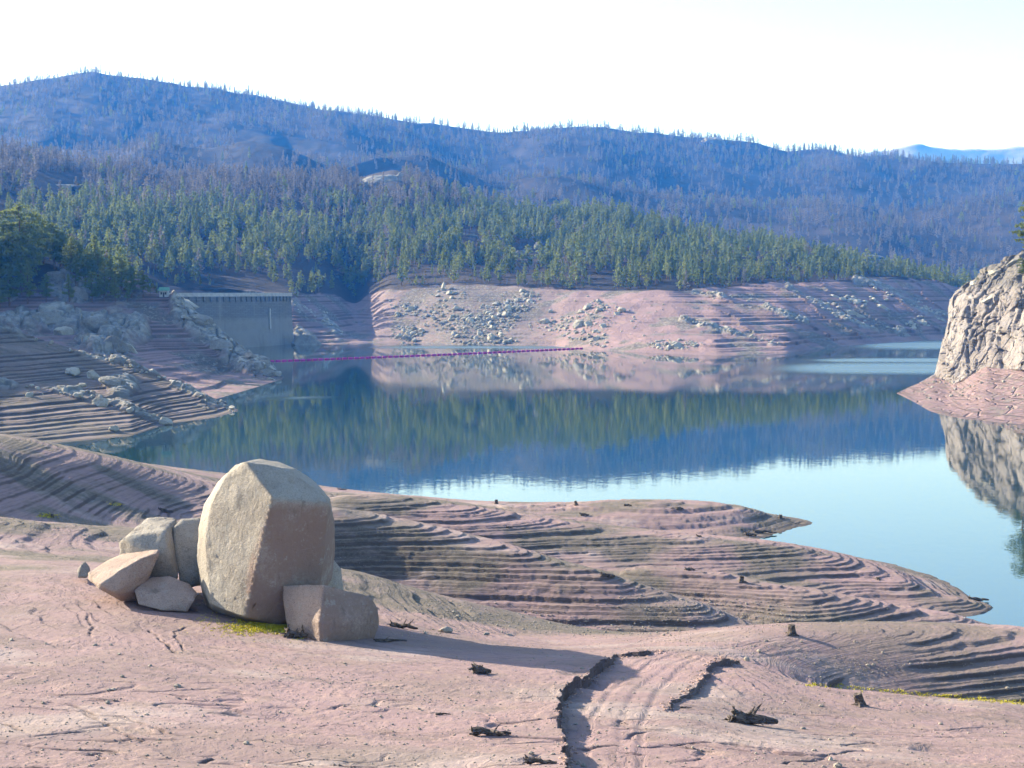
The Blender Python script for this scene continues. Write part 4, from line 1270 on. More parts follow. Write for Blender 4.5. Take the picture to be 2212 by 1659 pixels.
def tube(bm, pts, rad, sides=8, jag=0.15, seed=0, cap=True):
    r = random.Random(seed)
    rings = []
    pts = [Vector(p) for p in pts]
    for i, p in enumerate(pts):
        d = (pts[min(i + 1, len(pts) - 1)] - pts[max(i - 1, 0)]).normalized()
        a = d.orthogonal().normalized(); b = d.cross(a)
        ring = []
        for k in range(sides):
            t = 2 * math.pi * k / sides
            rr = rad[i] * (1 + r.uniform(-jag, jag))
            ring.append(bm.verts.new(p + (a * math.cos(t) + b * math.sin(t)) * rr))
        rings.append(ring)
    for i in range(len(rings) - 1):
        for k in range(sides):
            bm.faces.new((rings[i][k], rings[i][(k + 1) % sides], rings[i + 1][(k + 1) % sides], rings[i + 1][k]))
    if cap:
        for rg in (rings[0], rings[-1]):
            bm.faces.new(rg)


def bent(p0, p1, n, wob, seed):
    r = random.Random(seed)
    p0, p1 = Vector(p0), Vector(p1)
    L = (p1 - p0).length
    out = []
    for i in range(n + 1):
        t = i / n
        w = math.sin(t * math.pi) * wob * L
        out.append(p0.lerp(p1, t) + Vector((r.uniform(-1, 1), r.uniform(-1, 1), r.uniform(-.5, 1))) * w * .5)
    return out


def stump(px, py, w, h, label, flare=1.3, lean=0, g=None, roots=5, cat='stump', name='tree_stump'):
    """py is the foot"""
    p = (g or near).hit(px, py)
    s = px2m(w, p.y) * .5; H = px2m(h, p.y)
    e = bpy.data.objects.new(name, None); C.objects.link(e); e.location = p
    tag(e, label, cat)
    bm = bmesh.new()
    L = lean * H
    tube(bm, [(0, 0, -.2 * H), (0, 0, .1 * H), (L * .3, 0, .4 * H), (L * .7, 0, .75 * H), (L, 0, H)], [s * flare, s * 1.1, s * .9, s * .85, s * .8], 12, .13, px)
    bm_obj('trunk', bm, M['wood'], e, False)
    if roots:
        for k in range(roots):
            a = k * 6.28 / roots + px
            bm = bmesh.new()
            R = s * random.uniform(1.7, 2.8)
            tube(bm, bent((0.5 * s * math.cos(a), .5 * s * math.sin(a), .2 * H), (R * math.cos(a), R * math.sin(a), -0.03), 4, .15, px + k), [s * .4, s * .32, s * .24, s * .16, s * .07], 6, .2, k)
            bm_obj('root', bm, M['wood'], e, False)
    return e


stump(1710, 1371, 18, 22, 'dark upright stump beside the upper end of the track', 1.2, roots=4)
stump(1602, 1258, 11, 14, 'small dark stump on the third terraced ridge', 1.2, roots=3)
stump(1072, 1089, 8, 9, 'short stump on the shoreline left of the other shoreline stumps', roots=0)
stump(1245, 1092, 7, 9, 'thin leaning stump on the shoreline second from the left', lean=-.3, roots=3)
stump(1686, 1121, 9, 9, 'stump near the tip of the long spit', roots=3)
stump(1858, 1524, 22, 26, 'pointed brown stump alone on the right foreground silt', 1.7, lean=-.25, roots=4)
stump(113, 1118, 7, 8, 'tiny dark stump on the left terraces', roots=0)
stump(1896, 1252, 10, 5, 'low dark stump on the water edge of the middle ridge', roots=3)
stump(1464, 1100, 16, 4, 'flat dark stump remnant on the distant shoreline', 1.1, roots=2)


def driftlog(px, py, length, thick, label, seed, branches=4, g=None, rot=0.0, rootball=True, name='driftwood'):
    p = (g or near).hit(px, py)
    L = px2m(length, p.y); R = px2m(thick, p.y) * .5
    e = bpy.data.objects.new(name, None); C.objects.link(e); e.location = p; e.rotation_euler = (0, 0, rot)
    tag(e, label, 'driftwood')
    r = random.Random(seed)
    bm = bmesh.new()
    pts = bent((-L * .35, 0, R * .9), (L * .5, 0, R * .45), 7, .10, seed)
    tube(bm, pts, [R, R * 1.05, R * .85, R * .8, R * .66, R * .6, R * .5, R * .35], 9, .2, seed)
    bm_obj('trunk', bm, M['wood'], e, False)
    if rootball:
        for k in range(branches + 3):
            a = k * 6.28 / (branches + 3) + r.uniform(-.3, .3)
            bm = bmesh.new()
            q = (-L * .35 - R * r.uniform(-.2, 1.6), math.cos(a) * R * r.uniform(1.4, 2.4), max(R * .1, R + math.sin(a) * R * r.uniform(1.3, 2.2)))
            tube(bm, bent((-L * .33, 0, R * .9), q, 4, .25, seed + k), [R * .45, R * .36, R * .28, R * .2, R * .08], 6, .2, k)
            bm_obj('root', bm, M['wood'], e, False)
    for k in range(branches):
        t = r.uniform(.1, .9)
        b = pts[min(7, int(t * 7))]
        bm = bmesh.new()
        q = (b.x + r.uniform(-.1, .25) * L, b.y + r.uniform(-.9, .9) * R * 3, max(.02, b.z + r.uniform(-1, 2.2) * R))
        tube(bm, bent(b, q, 3, .2, seed + 20 + k), [R * .35, R * .28, R * .18, R * .06], 6, .2, k)
        bm_obj('branch', bm, M['wood'], e, False)
    return e


driftlog(1625, 1566, 112, 30, 'weathered log with a tangled root ball on the right foreground', 3, 5)
driftlog(1055, 1588, 100, 17, 'dark thin knotted driftwood log left of the track bank', 5, 6, rootball=False)
driftlog(1040, 1455, 44, 20, 'dark broken root stub in front of the long boulder shadow', 8, 3)
driftlog(1165, 1650, 78, 14, 'dark twisted roots at the bottom edge beside the track bank', 12, 7)
driftlog(2112, 1298, 48, 9, 'black root with outstretched arms on the tip of the nearest spit', 15, 7)
driftlog(1312, 1247, 34, 9, 'dark root lying on the third terraced ridge', 18, 5)
driftlog(640, 1378, 48, 20, 'charred splintered root leaning against the pinkish block', 21, 7)
driftlog(870, 1358, 70, 12, 'dark buried driftwood in the shadow right of the pinkish block', 24, 4, rot=-.3)
driftlog(840, 1388, 80, 9, 'low crooked branch in the shadow below the buried driftwood', 27, 5, rot=.2)
driftlog(358, 1108, 34, 10, 'dark root on the slope behind the boulder group', 30, 4)
driftlog(1650, 1153, 56, 7, 'dark wet log on the underside of the long spit', 33, 3)
driftlog(1622, 1158, 26, 8, 'curled root left of the wet log on the long spit', 36, 4)
driftlog(1510, 1160, 12, 5, 'upright forked dead branch on the shore of the inlet', 39, 3)
driftlog(738, 1059, 22, 4, 'thin branch on the shoreline behind the giant boulder', 42, 3)
driftlog(1355, 1093, 20, 5, 'short dark log lying on the distant shoreline', 45, 1, rootball=False)
driftlog(1262, 1116, 22, 6, 'small root on the flat behind the far terraces', 48, 3)
driftlog(1490, 1232, 24, 6, 'flat root on the terraces above the small dark stump', 51, 3)
driftlog(1022, 1588, 26, 4, 'thin twig touching the left end of the knotted log', 54, 2, rootball=False)
driftlog(955, 1545, 40, 5, 'pale twig on the silt above the knotted log', 57, 3, rootball=False)
driftlog(1100, 1141, 16, 4, 'small dark branch on the second terraced ridge', 60, 2)
driftlog(1480, 1530, 30, 4, 'thin dry twigs right of the wheel ruts', 63, 4, rootball=False)
driftlog(2180, 1700, 60, 8, 'half buried branch at the right', 66, 4) if False else None

# ------------------------------------------------------------------ small stuff on the near ground
V, Fc_ = [], []
rr = random.Random(99)
NP = 9000
tries = 0
pv = []
gxs = []
for k in range(NP):
    mode = rr.random()
    if mode < .5: px, py = rr.uniform(0, 2212), rr.uniform(1385, 1659) ** 1
    elif mode < .68:
        px = rr.uniform(900, 1750); py = 1300 + (px - 1100) * .11 + rr.gauss(0, 14) + 40
    elif mode < .82:
        px = rr.gauss(1600, 140); py = 1330 + (px - 1600) * .12 + rr.gauss(0, 20)
    elif mode < .86: px = rr.gauss(930, 60); py = 1368 + rr.gauss(0, 5)
    elif mode < .89: px = rr.uniform(0, 300); py = 1120 + px * .19 + rr.gauss(0, 5)
    elif mode < .93: px = rr.uniform(560, 1000); py = 1430 + (px - 500) * .18 + rr.gauss(0, 14)
    else: px = rr.gauss(1820, 90); py = 1440 + rr.gauss(0, 18)
    p = near.hit(px, py)
    if p.y > 130 or p.z < .1: continue
    s = abs(rr.gauss(0, 1)) * 0.015 + 0.008
    if p.y > 70: s *= 1.8
    if rr.random() < .02: s *= 2.5
    b0 = len(V)
    a = rr.uniform(.6, 1.3); c_ = rr.uniform(.5, .9)
    for v in ico_v: V.append((p.x + v[0] * s * a, p.y + v[1] * s, p.z + v[2] * s * c_ + s * .2))
    Fc_ += [[i + b0 for i in f] for f in ico_f]
o = mesh_obj('pebbles', V, Fc_, [M['pebble']], smooth=False); tag(o, 'small loose stones strewn over the drained lake bed', 'pebbles', kind='stuff')

# crumbly clods along the cut banks
V, Fc_ = [], []
for k in range(550):
    pl, sdv = (bankL, 1) if rr.random() < .68 else (bankR, -1)
    i = rr.randrange(len(pl) - 1); t = rr.random()
    x = pl[i][0] * (1 - t) + pl[i + 1][0] * t + rr.gauss(0, .12) + .1 * sdv; y = pl[i][1] * (1 - t) + pl[i + 1][1] * t + rr.gauss(0, .2)
    s = rr.uniform(.02, .07)
    zz = near.z(x, y)
    b0 = len(V)
    for v in ico_v: V.append((x + v[0] * s * rr.uniform(.7, 1.3), y + v[1] * s * rr.uniform(.7, 1.3), zz + v[2] * s * .8))
    Fc_ += [[i2 + b0 for i2 in f] for f in ico_f]
M['clod'] = simple('dry_clod', (0.30, 0.2, 0.165), .95, .35, 6)
o = mesh_obj('clods', V, Fc_, [M['clod']], smooth=False); tag(o, 'crumbled silt clods along the cut banks of the track', 'clods', kind='stuff')

# weeds
V, Fc_ = [], []


def tuft(p, s):
    for _ in range(9):
        a = rr.uniform(0, 6.28); l = s * rr.uniform(.5, 1.1); w = s * .16
        bx, by = p[0] + rr.gauss(0, s * .5), p[1] + rr.gauss(0, s * .5)
        b0 = len(V)
        V.extend([(bx - w * math.sin(a), by + w * math.cos(a), p[2] - .01), (bx + w * math.sin(a), by - w * math.cos(a), p[2] - .01), (bx + l * .7 * math.cos(a), by + l * .7 * math.sin(a), p[2] + l)])
        Fc_.append([b0, b0 + 1, b0 + 2])


for (cx, cy, sx, sy, n, s) in ((588, 1347, 18, 6, 900, .12), (540, 1357, 34, 8, 520, .08), (603, 1354, 14, 6, 450, .11), (450, 1338, 22, 8, 60, .05), (640, 1375, 10, 5, 40, .06), (480, 1360, 50, 10, 60, .04)):
    for _ in range(n):
        p = near.hit(rr.gauss(cx, sx), rr.gauss(cy, sy)); tuft(p, s * rr.uniform(.6, 1.2))
for _ in range(700):
    px = rr.uniform(1740, 2260)
    tt = (px - 1740) / 472
    py = 1478 + tt * 42 + rr.gauss(0, 2.2)
    if rr.random() < .25 + .7 * tt or rr.random() < .3: tuft(near.hit(px, py), .07 * rr.uniform(.5, 1.1))
for _ in range(60): tuft(near.hit(rr.gauss(100, 10), rr.gauss(1115, 2)), .12)
for _ in range(60): tuft(near.hit(rr.gauss(250, 8), rr.gauss(1090, 2)), .08)
M['weed'] = simple('yellow_weed', (0.46, 0.40, 0.03), .8, .35, 4)
o = mesh_obj('grass', V, Fc_, [M['weed']], smooth=False); tag(o, 'low yellow green weeds growing on the silt', 'grass', kind='stuff')

# ------------------------------------------------------------------ dam
M['dam'] = None


def dam_mat():
    m, nt, b = mat('dam_masonry', .9)
    q = NB(nt)
    n = q.noise(.25, 5, .6)
    br = q.n.new('ShaderNodeTexBrick'); br.inputs['Scale'].default_value = 1
    br.inputs['Brick Width'].default_value = 1.6; br.inputs['Row Height'].default_value = .8; br.inputs['Mortar Size'].default_value = .05
    uvw = q.n.new('ShaderNodeCombineXYZ'); s3 = q.n.new('ShaderNodeSeparateXYZ'); q.l.new(q.pos, s3.inputs[0])
    q.l.new(s3.outputs[0], uvw.inputs[0]); q.l.new(s3.outputs[2], uvw.inputs[1]); q.l.new(uvw.outputs[0], br.inputs['Vector'])
    br.inputs['Color1'].default_value = (.125, .125, .12, 1); br.inputs['Color2'].default_value = (.16, .157, .15, 1); br.inputs['Mortar'].default_value = (.08, .08, .08, 1)
    low = q.ramp(q.math('ADD', q.z(), q.math('MULTIPLY', n, 3)), 16, 13)
    c = q.mix(low, br.outputs['Color'], (.20, .195, .18))
    c = q.mix(q.math('MULTIPLY', q.ramp(n, .4, .7), .35), c, (.15, .14, .125))
    stk = q.noise(1.0, 4, .6, q.scale(.16, .16, .02))
    c = q.mix(q.math('MULTIPLY', q.ramp(stk, .52, .72), .4), c, (.055, .055, .05))
    c = q.mix(q.math('MULTIPLY', q.ramp(stk, .42, .28), .35), c, (.26, .25, .23))
    q.out(c, b)
    return m


M['dam'] = dam_mat()
M['concrete'] = simple('pale_concrete', (.33, .32, .3), .9, .15, .5)
dl, dr = Vector(PD(350, 632, 600)), Vector(PD(629, 632, 690))
e = bpy.data.objects.new('dam', None); C.objects.link(e); e.location = ((dl.x + dr.x) / 2, (dl.y + dr.y) / 2, 0)
tag(e, 'curved grey masonry dam with a pale crest between the left spur and the far slope', 'dam')
Lx = (dr - dl); nrm = Vector((Lx.y, -Lx.x, 0)).normalized()
NS = 30


def arc(t, off):
    p = dl.lerp(dr, t) - e.location
    return p + nrm * (7 * math.sin(math.pi * t) + off)


def sweep(bm, prof, t0=0, t1=1, n=NS):
    """prof: list of (offset toward the lake, z)"""
    rows = []
    for i in range(n + 1):
        t = t0 + (t1 - t0) * i / n
        rows.append([bm.verts.new((arc(t, a).x, arc(t, a).y, z)) for a, z in prof])
    k = len(prof)
    for i in range(n):
        for j in range(k):
            bm.faces.new((rows[i][j], rows[i][(j + 1) % k], rows[i + 1][(j + 1) % k], rows[i + 1][j]))
    bm.faces.new(rows[0]); bm.faces.new(rows[-1][::-1])


bm = bmesh.new(); sweep(bm, [(2.2, -3), (0.6, 8), (0, 23.2), (-5, 23.2), (-9, -3)]); bm_obj('wall', bm, M['dam'], e, False)
bm = bmesh.new(); sweep(bm, [(0.7, 23.21), (0.7, 23.9), (-5.6, 23.9), (-5.6, 23.21)]); bm_obj('walkway', bm, M['concrete'], e, False)
bm = bmesh.new(); sweep(bm, [(0.55, 23.91), (0.55, 24.9), (0.15, 24.9), (0.15, 23.91)]); bm_obj('parapet', bm, M['concrete'], e, False)
for k in range(24):
    t = (k + .5) / 24
    bm = bmesh.new(); sweep(bm, [(0.75, 21.4), (0.75, 23.2), (0.03, 23.2), (0.2, 20.6)], t - .006, t + .006, 1); bm_obj('corbel', bm, M['dam'], e, False)
for k, t in enumerate((.72,)):
    bm = bmesh.new(); sweep(bm, [(1.3, 8), (1.1, 17.5), (0.3, 17.5), (0.5, 8)], t - .006, t + .006, 1); bm_obj('gauge_board', bm, M['concrete'], e, False)

# gatehouse
def box(bm, x0, x1, y0, y1, z0, z1):
    v = [bm.verts.new(c) for c in ((x0, y0, z0), (x1, y0, z0), (x1, y1, z0), (x0, y1, z0), (x0, y0, z1), (x1, y0, z1), (x1, y1, z1), (x0, y1, z1))]
    for f in ((0, 3, 2, 1), (4, 5, 6, 7), (0, 1, 5, 4), (1, 2, 6, 5), (2, 3, 7, 6), (3, 0, 4, 7)): bm.faces.new([v[i] for i in f])


gp = Vector(PD(355, 640, 446)); gz = pen2.z(gp.x, gp.y)
e = bpy.data.objects.new('gatehouse', None); C.objects.link(e); e.location = (gp.x, gp.y, gp.z - .2); e.scale = (.75, .75, .75)
hb = 2.6
tag(e, 'small stone gatehouse with a green gabled roof at the left end of the dam', 'gatehouse')
bm = bmesh.new(); box(bm, -1.7, 1.7, -1.5, 1.5, 0, hb); bm_obj('wall', bm, M['concrete'], e, False)
bm = bmesh.new()
vs_ = [bm.verts.new(c) for c in ((-2.1, -1.9, hb), (2.1, -1.9, hb), (2.1, 1.9, hb), (-2.1, 1.9, hb), (-2.1, 0, hb + 1.5), (2.1, 0, hb + 1.5))]
for f in ((0, 1, 5, 4), (2, 3, 4, 5), (0, 4, 3), (1, 2, 5), (3, 2, 1, 0)): bm.faces.new([vs_[i] for i in f])
bm_obj('roof', bm, simple('green_roof', (.10, .22, .16), .7, .1), e, False)
for x in (-.9, .9):
    bm = bmesh.new(); box(bm, x - .35, x + .35, -1.53, -1.49, hb - 1.6, hb - .6); bm_obj('window', bm, M['snag'], e, False)
bm = bmesh.new(); box(bm, -.3, .4, -1.53, -1.49, max(0, hb - 2.6), hb - .7); bm_obj('door', bm, M['snag'], e, False)
p = pen2.hit(334, 628)
o = put(rocks_hi[1], 'boulder', p, (2.6, 1.8, 1.5), (0, 0, 0), .1); tag(o, 'pale oval boulder just left of the green roofed gatehouse', 'boulder')

# ------------------------------------------------------------------ float line across the lake
M['buoy'] = simple('magenta_plastic', (.33, .02, .20), .5, .15)
M['cable'] = simple('wet_cable', (.12, .02, .08), .7, .1)
q0, q1 = Vector(PZ(580, 781, 0)), Vector(PZ(1278, 752, 0))
e = bpy.data.objects.new('float_boom', None); C.objects.link(e); e.location = ((q0 + q1) / 2)
tag(e, 'long line of magenta floats stretched across the lake in front of the dam', 'float line')
NFL = 62
def bpos(t): return q0.lerp(q1, t) - e.location + Vector((0, 1, 0)) * (-5 * math.sin(math.pi * t))
fm = None
for k in range(NFL):
    t = (k + .5) / NFL; d = (bpos(min(1, t + .004)) - bpos(t - .004)).normalized()
    if fm is None:
        bm = bmesh.new(); tube(bm, [(-1.02, 0, 0), (-.92, 0, 0), (.92, 0, 0), (1.02, 0, 0)], [.2, .36, .36, .2], 10, 0, 0)
        o = bm_obj('float', bm, M['buoy'], e); fm = o
    else:
        o = fm.copy(); C.objects.link(o); o.parent = e
    o.location = bpos(t) + Vector((0, 0, .12)); o.rotation_euler = (0, 0, math.atan2(d.y, d.x))
bm = bmesh.new(); tube(bm, [bpos(t / 40) + Vector((0, 0, .1)) for t in range(41)], [.07] * 41, 5, 0, 0); bm_obj('cable', bm, M['cable'], e)
bm = bmesh.new(); tube(bm, [bpos(1), bpos(1) + Vector((2.2, 6, .6))], [.16, .16], 5, 0, 0); tube(bm, [bpos(1), bpos(1) + Vector((2.4, -6, .1))], [.16, .16], 5, 0, 0); bm_obj('anchor_line', bm, M['buoy'], e)

# ------------------------------------------------------------------ trees


def pine_bm(seed, H=16, detail=1, dead=False, burnt=False, shape=0.0):
    """returns (trunk bm, crown bm)"""
    r = random.Random(seed)
    tb, cb = bmesh.new(), bmesh.new()
    lean = Vector((r.uniform(-.04, .04), r.uniform(-.04, .04), 1))
    R0 = H * .017
    tube(tb, [lean * (H * f) for f in (-.03, .15, .45, .75, .98)], [R0 * 1.2, R0, R0 * .7, R0 * .4, R0 * .1], 6, .05, seed, False)
    wmax = H * r.uniform(.15, .2) * (1.25 if shape > 0 else 1) * (1.3 if detail == 2 else 1)
    cb0 = r.uniform(.08, .2) if shape == 0 else r.uniform(.2, .35)
    nb = int((52 if detail == 2 else 34) * (0.9 if burnt else 1))
    if dead: nb = 9
    for i in range(nb):
        t = (i + r.random()) / nb
        z = H * (cb0 + (1 - cb0) * t)
        prof = (1 - t) ** .75 * (0.55 + .45 * min(1, t * 5)) if shape == 0 else math.sqrt(max(0, 1 - (max(0, t - .35) / .65) ** 2)) * (0.6 + .4 * min(1, t * 3))
        L = wmax * prof * r.uniform(.65, 1.2) + .12 * H / 16
        a = r.uniform(0, 6.28)
        d = Vector((math.cos(a), math.sin(a), r.uniform(-.12, .25)))
        o_ = lean * z
        if dead:
            tube(tb, [o_, o_ + d * L * .55, o_ + d * L * .9 + Vector((0, 0, .3))], [R0 * .25, R0 * .15, R0 * .05], 3, 0, i, False); continue
        if detail == 2 and i % 2 == 0:
            tube(tb, [o_, o_ + d * L * .85], [R0 * .22, R0 * .06], 3, 0, i, False)
        nc = max(2, int(L / (.62 if detail == 2 else 1.0)))
        for c in range(nc):
            f = (c + .7) / nc
            ctr = o_ + d * L * f + Vector((0, 0, -.08 * L * f * f))
            ns = 12 if detail == 2 else 5
            sz = (.50 if detail == 2 else .95) * (H / 16) * (1.15 - .35 * t) * (.8 if burnt else 1)
            sp_r = sz * (.95 if detail == 2 else .75)
            for _ in range(ns):
                p = ctr + Vector((r.gauss(0, .5), r.gauss(0, .5), r.gauss(0, .32))) * sp_r
                n = Vector((r.gauss(0, 1), r.gauss(0, 1), r.gauss(.3, 1))).normalized()
                u_ = n.orthogonal().normalized(); v_ = n.cross(u_)
                ang = r.uniform(0, 6.28); u2_ = u_ * math.cos(ang) + v_ * math.sin(ang); v2_ = n.cross(u2_)
                k = sz * r.uniform(.5, 1)
                cb.faces.new([cb.verts.new(p + u2_ * k), cb.verts.new(p - u2_ * k * .6 + v2_ * k * .55), cb.verts.new(p - u2_ * k * .6 - v2_ * k * .55)])
    return tb, cb


def to_mesh(name, bm, m):
    me = bpy.data.meshes.new(name); bm.to_mesh(me); bm.free(); me.materials.append(m); return me


def joined(name, tb, cb, mt, mc):
    nt_ = len(tb.faces)
    me0 = bpy.data.meshes.new('tmp'); cb.to_mesh(me0); cb.free()
    tb.from_mesh(me0); bpy.data.meshes.remove(me0)
    me = bpy.data.meshes.new(name); tb.to_mesh(me); tb.free()
    me.materials.append(mt); me.materials.append(mc)
    me.polygons.foreach_set('material_index', [0] * nt_ + [1] * (len(me.polygons) - nt_))
    return me


pine_hi = []
for i in range(5):
    tb, cb = pine_bm(700 + i, 16, 2, shape=1.0 if i in (1, 3, 4) else 0.0)
    pine_hi.append((to_mesh('trunk', tb, M['bark']), to_mesh('crown', cb, M['pine'])))
pine_lo = [joined('pine_tree', *pine_bm(720 + i, 16, 1, shape=1.0 if i in (2, 4) else 0.0), M['bark'], M['pine']) for i in range(6)]
burnt_lo = [joined('burnt_tree', *pine_bm(740 + i, 16, 1, burnt=True, shape=1.0 if i == 3 else 0.0), M['snag'], M['burnt']) for i in range(4)]
snag_lo = [joined('snag', *pine_bm(760 + i, 16, 1, dead=True), M['snag'], M['burnt']) for i in range(2)]

# where they stand
yb_x = [-700, 0, 300, 600, 850, 1000, 1100, 1300, 1500, 1700, 2000, 2900]
yb_y = [410, 425, 440, 472, 462, 435, 415, 415, 435, 490, 540, 560]
cand = []      # X, Y, Z, scale, kind (0 green, 1 burnt, 2 snag)
NR = rng


def sample_far(n, y0, y1):
    u = NR.uniform(-.6, .6, n)
    y = np.sqrt(NR.uniform(y0 ** 2, y1 ** 2, n))
    return u, y


def far_z(u, y):
    k = np.clip(np.searchsorted(far.u, u), 1, len(far.u) - 1)
    return np.array([np.interp(yy, far.Y[:, kk], far.Z[:, kk]) for yy, kk in zip(y, k)]), k


keep_clear = [(822, 390, 48, 22), (1145, 560, 34, 30), (130, 402, 50, 26), (1018, 512, 16, 16), (1893, 566, 28, 16), (10, 445, 30, 16), (330, 400, 30, 8)]
for (n, y0, y1) in ((17500, 620, 1320), (30000, 1320, 2640)):
    u, y = sample_far(n, y0, y1)
    z, k = far_z(u, y)
    tl = tY[k]
    px, py = proj(u * y, y, z)
    dens = fbm(u * y / 110, y / 150, 3, 801)
    yb = np.interp(px, yb_x, yb_y) + 40 * fbm(u * y / 60, y / 60, 2, 803)
    rnd = NR.random(n)
    for i in range(n):
        if y[i] < tl[i] - 7 + 10 * rnd[i]: continue
        if any(abs(px[i] - e0) < ew and ey - eh < py[i] < ey + (14 if rnd[i] < .35 else 42) for e0, ey, ew, eh in keep_clear): continue
        if y[i] < 1320:
            if dens[i] < -.33 and rnd[i] < .75: continue
            if abs(px[i] - 540) < 75 and 590 < py[i] < 640 and rnd[i] < .85: continue
            if y[i] < tl[i] + 45 and rnd[i] < .25: continue
        else:
            if dens[i] < -.12 and rnd[i] < .6: continue
            if 510 < px[i] < 740 and 285 + (px[i] - 510) * .12 < py[i] < 345: continue
        burntp = 1 / (1 + math.exp((py[i] - yb[i]) / 12.0))
        if y[i] > 1400: burntp = .93
        kind = 1 if NR.random() < burntp * .93 + .05 else 0
        if y[i] > 1400 and NR.random() < .12: kind = 2
        s = NR.uniform(.5, 1.2) if NR.random() < .8 else NR.uniform(.25, .6)
        s *= .86
        if y[i] < tl[i] + 60: s *= NR.uniform(.6, 1.05)
        cand.append((u[i] * y[i], y[i], z[i] - .3, s, kind))
# skyline trees
for k in range(520):
    u = NR.uniform(-.5, .5); ki = int(np.searchsorted(far.u, u))
    if fbm(np.array([u * 40]), np.array([3.3]), 2, 811)[0] < -.22: continue
    y = rY[ki] + NR.uniform(-30, 12)
    z = np.interp(y, far.Y[:, ki], far.Z[:, ki])
    cand.append((u * y, y, z - .5, NR.uniform(.5, 1.15), 2 if NR.random() < .4 else (0 if NR.random() < .4 else 1)))
# the second spur and its woods on the left
for k in range(420):
    px = NR.uniform(-900, 345)
    Yy = NR.uniform(435, 640)
    u = ray(px, 600)[0] / ray(px, 600)[1]
    z2_, z3_ = pen2.z(u * Yy, Yy), far.z(u * Yy, Yy)
    zz = max(z2_, z3_)
    if zz < 25.5: continue
    qx, qy = proj(u * Yy, Yy, zz)
    if qx > 335: continue
    cand.append((u * Yy, Yy, zz - .3, NR.uniform(.55, .95), 0 if NR.random() < .9 else 1))
for k, (px, pyt, pyb, Yy) in enumerate(((18, 480, 640, 455), (50, 440, 650, 452), (-10, 500, 660, 450), (80, 520, 640, 465), (118, 480, 590, 470), (140, 500, 610, 468), (160, 520, 632, 462), (95, 470, 590, 474), (182, 545, 650, 456), (212, 530, 645, 458),
                                        (240, 545, 655, 452), (262, 552, 655, 453), (285, 570, 660, 450), (225, 560, 660, 447), (310, 582, 650, 450), (60, 560, 665, 440), (20, 570, 670, 438), (200, 585, 668, 444), (250, 590, 668, 444), (275, 600, 662, 446), (150, 590, 668, 442), (100, 590, 668, 442), (0, 600, 672, 436), (45, 520, 640, 446), (325, 600, 652, 450))):
    b = Vector(PD(px, pyb, Yy)); t = Vector(PD(px, pyt, Yy))
    zz = max(pen2.z(b.x, b.y), 5)
    cand.append((b.x, b.y, zz - .3, min((t.z - zz) / 16, 1.75), 0))
cand = np.array(cand)
cpx, cpy = proj(cand[:, 0], cand[:, 1], cand[:, 2] + 8 * cand[:, 3])
inview = (cpx > -15) & (cpx < 2225)
size = cand[:, 3] / cand[:, 1]
solo_ids = {}
for kind in (0, 1):
    ids = np.where((cand[:, 4] == kind) & inview)[0]
    ids = ids[np.argsort(-size[ids])][:300]
    for i in ids: solo_ids[int(i)] = kind
for i, kind in solo_ids.items():
    x, y, z, s, _ = cand[i]
    a = random.uniform(0, 6.28)
    if kind == 0 and y < 480:
        tm_, cm_ = pine_hi[i % 5]
        e = bpy.data.objects.new('pine_tree', None); C.objects.link(e)
        for nm, me in (('trunk', tm_), ('crown', cm_)):
            o = bpy.data.objects.new(nm, me); C.objects.link(o); o.parent = e
        tag(e, 'large dark green pine in the shaded stand on the left bank', 'pine tree', 'pines of the left bank stand')
        o = e
    elif kind == 0:
        o = bpy.data.objects.new('pine_tree', pine_lo[i % 6]); C.objects.link(o)
        if y < 645: tag(o, 'green pine on the slope behind the left bank stand', 'pine tree', 'pines behind the left stand')
        else: tag(o, 'green pine at the lower edge of the forest above the far shore', 'pine tree', 'pines along the far tree line')
    else:
        o = bpy.data.objects.new('burnt_tree', burnt_lo[i % 4]); C.objects.link(o)
        tag(o, 'brownish scorched pine among the green pines of the far hillside', 'burnt tree', 'scorched pines on the far hillside')
    o.location = (x, y, z); o.rotation_euler = (0, 0, a); o.scale = (s * random.uniform(.9, 1.2), s * random.uniform(.9, 1.2), s)

# the rest of the wood: one object
protos = bpy.data.collections.new('forest_kinds')
idx = 0
for i, me in enumerate(pine_lo + burnt_lo + snag_lo):
    o = bpy.data.objects.new('kind_%02d' % i, me); protos.objects.link(o)
rest = [i for i in range(len(cand)) if i not in solo_ids]
me = bpy.data.meshes.new('forest')
me.from_pydata([tuple(cand[i, :3]) for i in rest], [], [])
at = me.attributes.new('size', 'FLOAT', 'POINT'); at.data.foreach_set('value', cand[rest, 3].astype(np.float32))
at = me.attributes.new('turn', 'FLOAT', 'POINT'); at.data.foreach_set('value', NR.uniform(0, 6.28, len(rest)).astype(np.float32))
kk = [NR.integers(0, 6) if cand[i, 4] == 0 else (6 + NR.integers(0, 4) if cand[i, 4] == 1 else 10 + NR.integers(0, 2)) for i in rest]
at = me.attributes.new('which', 'INT', 'POINT'); at.data.foreach_set('value', np.array(kk, np.int32))
fo = bpy.data.objects.new('forest', me); C.objects.link(fo)
tag(fo, 'mixed green and burnt conifer forest covering the hills behind the lake', 'forest', kind='stuff')
ng = bpy.data.node_groups.new('forest_points', 'GeometryNodeTree')
ng.interface.new_socket('Geometry', in_out='INPUT', socket_type='NodeSocketGeometry')
ng.interface.new_socket('Geometry', in_out='OUTPUT', socket_type='NodeSocketGeometry')
gn = ng.nodes; gl = ng.links
gi, go = gn.new('NodeGroupInput'), gn.new('NodeGroupOutput')
ci = gn.new('GeometryNodeCollectionInfo'); ci.inputs['Collection'].default_value = protos
ci.inputs['Separate Children'].default_value = True; ci.inputs['Reset Children'].default_value = True
